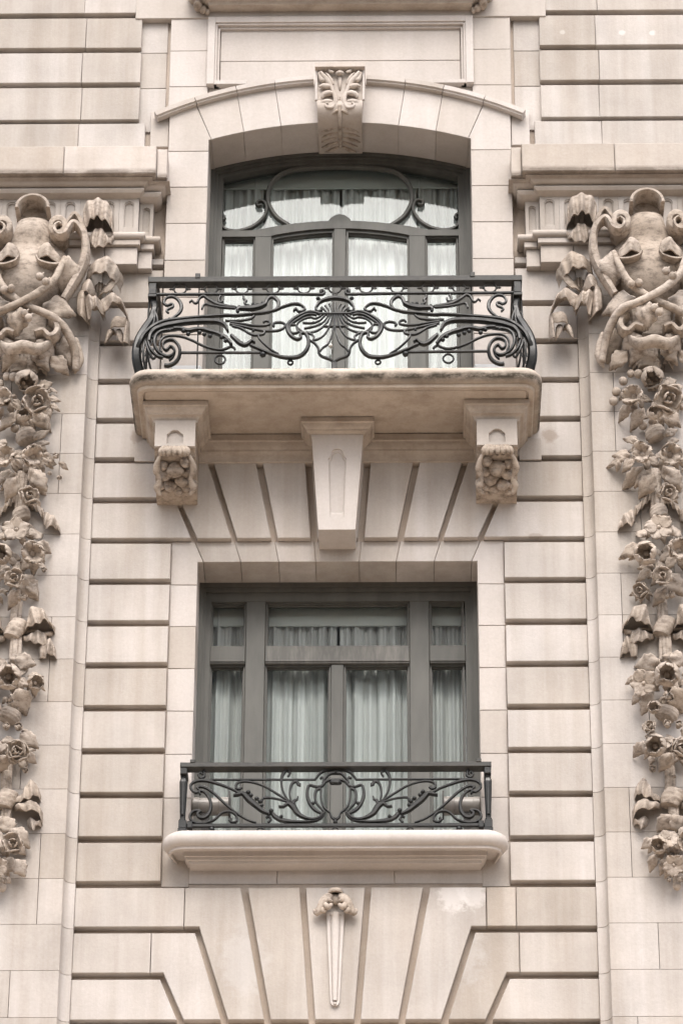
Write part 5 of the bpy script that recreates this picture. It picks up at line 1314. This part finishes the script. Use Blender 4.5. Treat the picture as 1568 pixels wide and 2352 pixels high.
for s, side in ((-1, 'left'), (1, 'right')):
    g = thing('garland', 'carved stone garland of roses and ribbons hanging down the %s pilaster' % side, 'garland', (GXL if s < 0 else GXR, -.1, 14.6))
    ox = GXL if s < 0 else GXR
    rnd = random.Random(21 if s < 0 else 58)
    def W(p): p = Vector(p); p.x += ox; return p
    DY = -.105
    for kind, fn, x, y, r_, so_, lx, lz in FL:
        flower(g, kind, W(gp(fn, x, y, DY - so_ * 1.6)), r_ * S2 * 1.05, (lx, -1, lz - .12), rnd)
    for fn, x, y, x2, y2, so_, wd in LV:
        leaf(g, W(gp(fn, x, y, DY - so_ * 1.5 - .02)), W(gp(fn, x2, y2, DY - so_ * .95)), so_, rnd, wd * .92)
    nb = 0
    for kind, fn, x, y, r_, so_, lx, lz in FL:      # foliage packed behind the flowers
        if r_ < 100: continue
        for q in range(7):
            a = nb * 2.4 + rnd.uniform(-.3, .3); nb += 1
            c_ = gp(fn, x, y, DY - so_ * .6); L = r_ * S2 * rnd.uniform(1.05, 1.5); dx = cos(a) * L; dz = sin(a) * L * .9 - .02
            if abs(c_.x + dx) > .24: dx *= .5
            leaf(g, W(c_ + Vector((dx * .25, -.02, dz * .25))), W(c_ + Vector((dx, so_ * .35, dz))), so_, rnd, rnd.uniform(.65, .95))
    for fn, x, y, r_, so_ in ((cF, 475, 365, 55, .06), (cF, 392, 492, 56, .05), (cF, 360, 600, 56, .05), (cF, 705, 890, 52, .05), (cH, 1105, 2195, 48, .06), (cF, 650, 280, 55, .12), (cG, 730, 520, 30, .06), (dF, 80, 310, 50, .1)):
        berry(g, W(gp(fn, x, y, DY - so_)), r_ * S2)
    # stems, wraps
    for y0, y1, f0, f1, xo in ((cF, cF, 260, 480, 800), (cF, cF, 840, 960, 835), (cF, cF, 1400, 1900, 850), (cG, cG, 420, 560, 900), (cG, cG, 880, 1140, 930), (cG, cG, 1260, 1600, 960), (cH, cH, 700, 1080, 1010), (cH, cH, 1200, 1420, 1060), (cH, cH, 2000, 2180, 1095)):
        for q in (-38, -12, 14, 40):
            if f0 == 2000 and abs(q) > 20: continue
            a = gp(y0, xo + q + rnd.uniform(-8, 8), f0, DY - .035 - .02 * (1 - abs(q) / 60)); b_ = gp(y1, xo + q * 1.1 + rnd.uniform(-14, 14) + 12, f1, DY - .035 - .02 * (1 - abs(q) / 60))
            stem(g, [W(a), W((a + b_) / 2 + Vector((rnd.uniform(-.006, .006), -.008, 0))), W(b_)], .0155)
    for fn, x, y, w_, h, tl in ((cF, 805, 185, 225, 150, .05), (cF, 850, 985, 250, 120, .25), (cF, 890, 1915, 215, 130, .3), (cG, 955, 1200, 210, 190, -.45), (cH, 985, 165, 260, 110, -.55), (cH, 1045, 1160, 235, 170, -.35)):
        wrapband(g, W(gp(fn, x, y, DY - .065)), w_ * S2, h * S2 * 1.2, .75, -tl)
    # bell flower under the shield
    flower(g, 'tulip', W(gp(cF, 800, 285, DY - .12)), 165 * S2, (0, -.55, -1), rnd)
    # bows and tails: drawn on the right garland's left side and mirrored
    gm = lambda P, mm: [W(Vector((-p.x, p.y, p.z))) if mm else W(p) for p in P]
    G_ = lambda f_, pts, d: [gp(f_, x, y, d) for x, y in pts]
    folds = [ # frame, upper edge, lower edge, depth, flutes
        (cG, ((465, 1130), (520, 1110), (600, 1000), (740, 990), (790, 1160), (850, 1190)), ((470, 1200), (520, 1140), (590, 1130), (660, 1190), (740, 1180), (850, 1235)), .15, 2.6, .016),
        (cG, ((470, 1215), (560, 1240), (680, 1225), (780, 1215), (850, 1225)), ((500, 1270), (580, 1290), (690, 1255), (780, 1245), (850, 1250)), .04, 1.5, .006),
        (cG, ((560, 1265), (640, 1230), (740, 1270), (840, 1270)), ((540, 1370), (640, 1400), (730, 1370), (840, 1320)), .08, 2.2, .012),
        (cG, ((450, 1440), (510, 1330), (580, 1370), (650, 1400)), ((435, 1545), (520, 1500), (560, 1540), (640, 1545)), .06, 1.6, .016),
        (cH, ((610, 1060), (650, 980), (720, 960), (770, 1030), (830, 1110), (930, 1120)), ((615, 1120), (660, 1110), (700, 1170), (780, 1190), (850, 1190), (930, 1180)), .15, 2.4, .014),
        (cH, ((585, 1270), (650, 1200), (740, 1210), (830, 1230), (930, 1200)), ((590, 1400), (640, 1310), (730, 1330), (830, 1300), (930, 1240)), .14, 2.0, .012),
        (cH, ((585, 1390), (640, 1420), (720, 1385), (775, 1390)), ((600, 1460), (665, 1480), (680, 1550), (760, 1450)), .07, 1.3, .012),
        (cF, ((610, 1830), (680, 1800), (760, 1720), (830, 1660)), ((590, 1960), (680, 1890), (740, 1830), (830, 1730)), .08, 3.0, .014),
        (cF, ((415, 2060), (470, 1960), (560, 1900), (640, 1860)), ((410, 2110), (490, 2060), (570, 2090), (620, 1970)), .08, 2.0, .016)]
    for f_, tp, bt, dep, nf, fl_ in folds:
        for mm in (0, 1):
            fold(g, gm(G_(f_, tp, DY - dep * .6), mm), gm(G_(f_, bt, DY - dep * .6), mm), DY - .012, dep, nf, fl_)
# ================================================================== the two shields (cartouches) on the pilasters
cE = crop(0, 750, 2.8)
SE = 1 / 2.8 / 1.74171 / 320
EX = 335                                          # axis of the left shield in its picture
for s, side in ((-1, 'left'), (1, 'right')):
    cxw = -2.285 if s < 0 else 2.298
    ca = thing('cartouche', 'carved stone shield with scrolls, crossed branches and ribbons topping the %s pilaster' % side, 'carving', (cxw, -.1, 16.8))
    rnd = random.Random(33)
    zoff = 0.0 if s < 0 else .022
    def E(x, y, d=-.3, m=1):
        """picture place -> point of the wall; m=-1 mirrors about the shield's axis"""
        p = at(*cE(EX, y), d); q = at(*cE(x, y), d)
        return Vector((cxw + m * (q.x - p.x), d, q.z + zoff))
    # body
    rows = [(262, 190, .10), (330, 205, .16), (420, 225, .20), (500, 262, .19), (570, 325, .165), (640, 410, .165), (720, 475, .20), (820, 495, .235), (950, 465, .25), (1080, 385, .235), (1190, 275, .19), (1290, 150, .12), (1345, 40, .07)]
    rg = []
    for y, hw_, bl in rows:
        z = E(EX, y, -.33).z; h = hw_ * SE
        rg.append([Vector((cxw + h * cos(a), -.15 - bl * (sin(a) ** .8 if sin(a) > 0 else 0), z)) for a in [pi * i / 18 for i in range(19)]] + [Vector((cxw - h, -.09, z)), Vector((cxw + h, -.09, z))])
    mb = MB(); mb.loft(rg, True, True); pobj('shield', mb, 'carved', ca)
    # hood over the shield
    rg = []
    zc_ = E(EX, 275, -.25).z; R_ = 205 * SE
    for i in range(25):
        a = pi * i / 24; u_ = Vector((cos(a), 0, sin(a) * .98))
        rg.append([Vector((cxw, y, zc_)) + u_ * r_ for r_, y in ((R_, -.12), (R_, -.315), (R_ - .008, -.325), (R_ - .022, -.325), (R_ - .03, -.31), (R_ - .035, -.12))])
    mb = MB(); mb.loft(rg, True, True); pobj('hood', mb, 'carved', ca, 40)
    mb = MB(); mb.prism([(cxw + (R_ - .03) * cos(pi * i / 16), zc_ + (R_ - .03) * sin(pi * i / 16)) for i in range(17)], -.16, -.09); pobj('hood_back', mb, 'carved', ca, False)
    for m in (-1, 1):
        # volute running into the side frame
        pts = [(655, 430), (690, 470), (665, 505), (625, 490), (605, 440), (640, 385), (580, 330)]
        pts = [(672, 452), (640, 500), (600, 450), (625, 370), (585, 340)]
        vol = [(668, 455), (690, 480), (665, 510), (620, 500), (588, 440), (600, 370), (575, 400)]
        vol = [(690, 420), (660, 400), (615, 440), (625, 500), (680, 545), (745, 520), (785, 450), (825, 420), (880, 455), (935, 540), (958, 640), (960, 740), (945, 840), (905, 950), (850, 1060), (790, 1170), (735, 1265)]
        P = [E(x, y, -.40 + .12 * max(0, min(1, (i - 5) / 8)), m) for i, (x, y) in enumerate(vol)]
        mb = MB(); mb.strap(cr(P, .012), [.012, .024, .034, .040, .040, .044, .052, .062, .068, .070, .068, .062, .056, .050], [.05, .08, .11, .13, .13, .13, .12, .12, .12, .11, .10]); pobj('side_scroll', mb, 'carved', ca, 50)
        mb = MB(); c_ = E(645, 445, -.36, m)
        rr_ = []
        for i in range(20):
            a = 2 * pi * i / 20
            rr_.append([c_ + Vector((cos(a) * r_, y, sin(a) * r_ * 1.25)) for r_, y in ((.070, .2), (.076, -.01), (.072, -.034), (.062, -.042), (.036, -.038), (.029, -.02), (.022, .16))])
        mb.loft(rr_ + [rr_[0]], False, False); pobj('volute', mb, 'carved', ca, 50)
        # second strap rising behind the volute
        mb = MB(); mb.strap(cr([E(700, 470, -.26, m), E(745, 400, -.26, m), E(800, 330, -.26, m), E(840, 345, -.26, m), E(890, 430, -.25, m), E(940, 560, -.24, m)], .012), [.03, .04, .045, .04], .12); pobj('side_scroll', mb, 'carved', ca, 50)
        # rolled lip like an ear
        P_ = lambda pts, d: [E(x, y, d, m) for x, y in pts]
        fold(ca, P_(((425, 720), (470, 645), (550, 625), (620, 680), (700, 740)), -.42), P_(((435, 790), (490, 765), (560, 790), (630, 805), (700, 840)), -.42), -.33, .125, 1.6, .010, .02, .4, .03, 'rolled_lip')
        mb = MB(); mb.strap(cr([E(432, 770, -.43, m), E(470, 835, -.42, m), E(550, 870, -.40, m), E(640, 880, -.38, m), E(720, 850, -.34, m)], .012), [.014, .022, .024, .018], [.05, .09, .09, .05]); pobj('rolled_lip', mb, 'carved', ca, 50)
        # leaf beside the branch, leaves at the foot
        leaf(ca, E(770, 800, -.34, m), E(740, 1150, -.32, m), .1, rnd, 1.2)
        leaf(ca, E(520, 1330, -.30, m), E(885, 1400, -.30, m), .1, rnd, 1.3)
        leaf(ca, E(460, 1730, -.30, m), E(690, 1890, -.24, m), .1, rnd, 1.6)
        leaf(ca, E(620, 1900, -.22, m), E(830, 2090, -.16, m), .1, rnd, 1.1)
        leaf(ca, E(430, 1800, -.26, m), E(600, 2060, -.18, m), .1, rnd, 1.0)
        rbx = [E(450, 1930, -.2, m), E(520, 1880, -.23, m), E(600, 1900, -.2, m)]; fold(ca, rbx, [E(440, 2000, -.2, m), E(500, 2020, -.22, m), E(560, 2070, -.18, m)], -.13, .08, 1.5, .008, .014)
        leaf(ca, E(600, 1500, -.22, m), E(690, 1700, -.20, m), .1, rnd, 1.1)
        leaf(ca, E(740, 1640, -.16, m), E(840, 2010, -.13, m), .1, rnd, 1.1)
        # bowl-like scroll ends below
        mb = MB(); mb.strap(cr([E(600, 1500, -.30, m), E(680, 1560, -.30, m), E(690, 1640, -.30, m), E(620, 1690, -.31, m), E(540, 1625, -.32, m), E(450, 1650, -.33, m)], .012), [.03, .05, .055, .04, .03], .12); pobj('scroll', mb, 'carved', ca, 50)
        # ribbons: folds standing off the wall, open underneath
        def rf(tp, bt, dep, nf, fl_=.012, y0=-.13, ph=0.0):
            fold(ca, [E(x, y, y0 - dep * .6, m) for x, y in tp], [E(x, y, y0 - dep * .6, m) for x, y in bt], y0, dep, nf, fl_, .016, ph)
        rf(((880, 270), (905, 190), (1000, 165), (1090, 165), (1200, 225), (1225, 330)), ((900, 440), (950, 400), (1040, 365), (1110, 390), (1190, 415), (1245, 500)), .17, 3.2, .016)
        rf(((930, 470), (1000, 480), (1060, 470), (1120, 490), (1180, 560), (1250, 500)), ((960, 560), (1000, 650), (1080, 690), (1160, 660), (1215, 620), (1250, 545)), .11, 3.0, .014, -.12, 1.0)
        rf(((960, 930), (1000, 870), (1090, 850), (1190, 815), (1290, 870), (1365, 960)), ((950, 1000), (1040, 985), (1120, 1000), (1200, 995), (1250, 1030), (1340, 1060)), .19, 2.6, .012)
        rf(((1200, 1040), (1260, 1030), (1330, 960), (1368, 960)), ((1080, 1200), (1170, 1190), (1240, 1180), (1365, 1010)), .13, 1.0, .006, -.12)
        rf(((905, 1100), (960, 1060), (1030, 1080), (1090, 1160)), ((895, 1180), (950, 1190), (1010, 1215), (1085, 1175)), .17, 1.5, .01)
        rf(((1050, 1080), (1110, 1060), (1190, 1110), (1260, 1130)), ((1040, 1140), (1100, 1180), (1180, 1180), (1250, 1160)), .07, 3.5, .012, -.12)
        rf(((860, 1230), (900, 1190), (960, 1190), (1000, 1250)), ((870, 1380), (910, 1450), (970, 1500), (1030, 1480)), .15, 1.3, .01)
        rf(((965, 1290), (985, 1235), (1060, 1265), (1110, 1250), (1190, 1250)), ((1000, 1470), (1045, 1460), (1090, 1390), (1140, 1385), (1195, 1390)), .20, 2.2, .016)
        rf(((1100, 1260), (1200, 1225), (1290, 1215), (1390, 1300), (1465, 1420)), ((1170, 1390), (1250, 1340), (1310, 1325), (1390, 1345), (1470, 1480)), .17, 2.4, .014)
        rf(((1255, 1490), (1320, 1460), (1400, 1465), (1468, 1450)), ((1255, 1570), (1310, 1575), (1390, 1575), (1468, 1540)), .12, .9, .006)
        rf(((1420, 1480), (1440, 1470), (1460, 1470), (1470, 1480)), ((1400, 1720), (1425, 1740), (1450, 1740), (1480, 1735)), .09, .8, .006)
        rf(((1215, 1610), (1250, 1595), (1300, 1590), (1312, 1600)), ((1195, 1720), (1220, 1735), (1240, 1720), (1300, 1610)), .07, .8, .006)
        rf(((1312, 1600), (1340, 1590), (1380, 1590), (1400, 1610)), ((1310, 1620), (1350, 1690), (1385, 1730), (1410, 1725)), .07, .8, .006)
    # lip, wrapped stalks
    rg = []
    for t_ in [i / 20 for i in range(21)]:
        x = EX - 320 + 640 * t_; k = sin(pi * t_) ** .6
        c_ = E(x, 1745 + 55 * k - 20 * cos(4 * pi * t_) , -.24 - .13 * k)
        rg.append([c_ + Vector((0, (-.03 - .03 * k) * cos(a) , (.016 + .034 * k) * sin(a))) for a in [2 * pi * i / 10 for i in range(10)]])
    mb = MB(); mb.loft(rg, True, True); pobj('lower_lip', mb, 'carved', ca)
    mb = MB(); mb.prism([(E(x, y).x, E(x, y, -.24).z) for x, y in ((EX - 330, 1720), (EX - 250, 1640), (EX - 240, 1500), (EX - 260, 1380), (EX + 260, 1380), (EX + 240, 1500), (EX + 250, 1640), (EX + 330, 1720))], -.24, -.09, .02); pobj('lower_body', mb, 'carved', ca, 40)
    for x in (240, 285, 330, 370): stem(ca, [E(x, 1840, -.20), E(x + 4, 1960, -.20)], .02)
    wrapband(ca, E(270, 2010, -.19), 215 * SE, 190 * SE, .8, .15)
    # crossed branches with berries, drawn last as they lie in front
    for k, pts in enumerate(([(742, 785), (700, 900), (645, 1030), (500, 1160), (330, 1262), (150, 1350), (0, 1415), (-90, 1530), (-160, 1680), (-200, 1850), (-230, 2010)], [(-70, 785), (-30, 900), (60, 1090), (190, 1215), (330, 1310), (480, 1375), (640, 1450), (760, 1560), (840, 1700), (890, 1850), (895, 2050)])):
        dd = [-.36, -.40, -.43, -.45, -.46, -.44, -.38, -.32, -.26, -.20, -.17] if k == 0 else [-.36, -.40, -.42, -.43, -.42, -.40, -.36, -.31, -.26, -.20, -.16]
        stem(ca, [E(x, y, d) for (x, y), d in zip(pts, dd)], [.022, .025, .028, .032, .030, .030, .032, .034, .032, .030, .026], 'branch')
    for pts in ([(880, 1680), (905, 1800), (925, 1950), (880, 2080)], [(-210, 1680), (-235, 1800), (-255, 1950), (-210, 2080)]):
        mb = MB(); mb.tube(cr([E(x, y, -.20 + .02 * i) for i, (x, y) in enumerate(pts)], .02), [.012, .034, .040, .008], 10, .6); pobj('branch_end', mb, 'carved', ca)
    for x, y in ((490, 995), (562, 1050), (98, 1145), (182, 1127), (343, 1405), (392, 1455), (590, 1215 - 260)):
        if y == 955: continue
        berry(ca, E(x, y, -.475), 47 * SE)
        stem(ca, [E(x, y, -.46), E(x + (40 if x > 300 else -5), y - 45, -.45)], .006, 'berry_stalk')
    leaf(ca, E(300, 1350, -.43), E(225, 1660, -.36), .1, rnd, 1.25)
    leaf(ca, E(290, 1350, -.44), E(265, 1650, -.38), .1, rnd, .9)
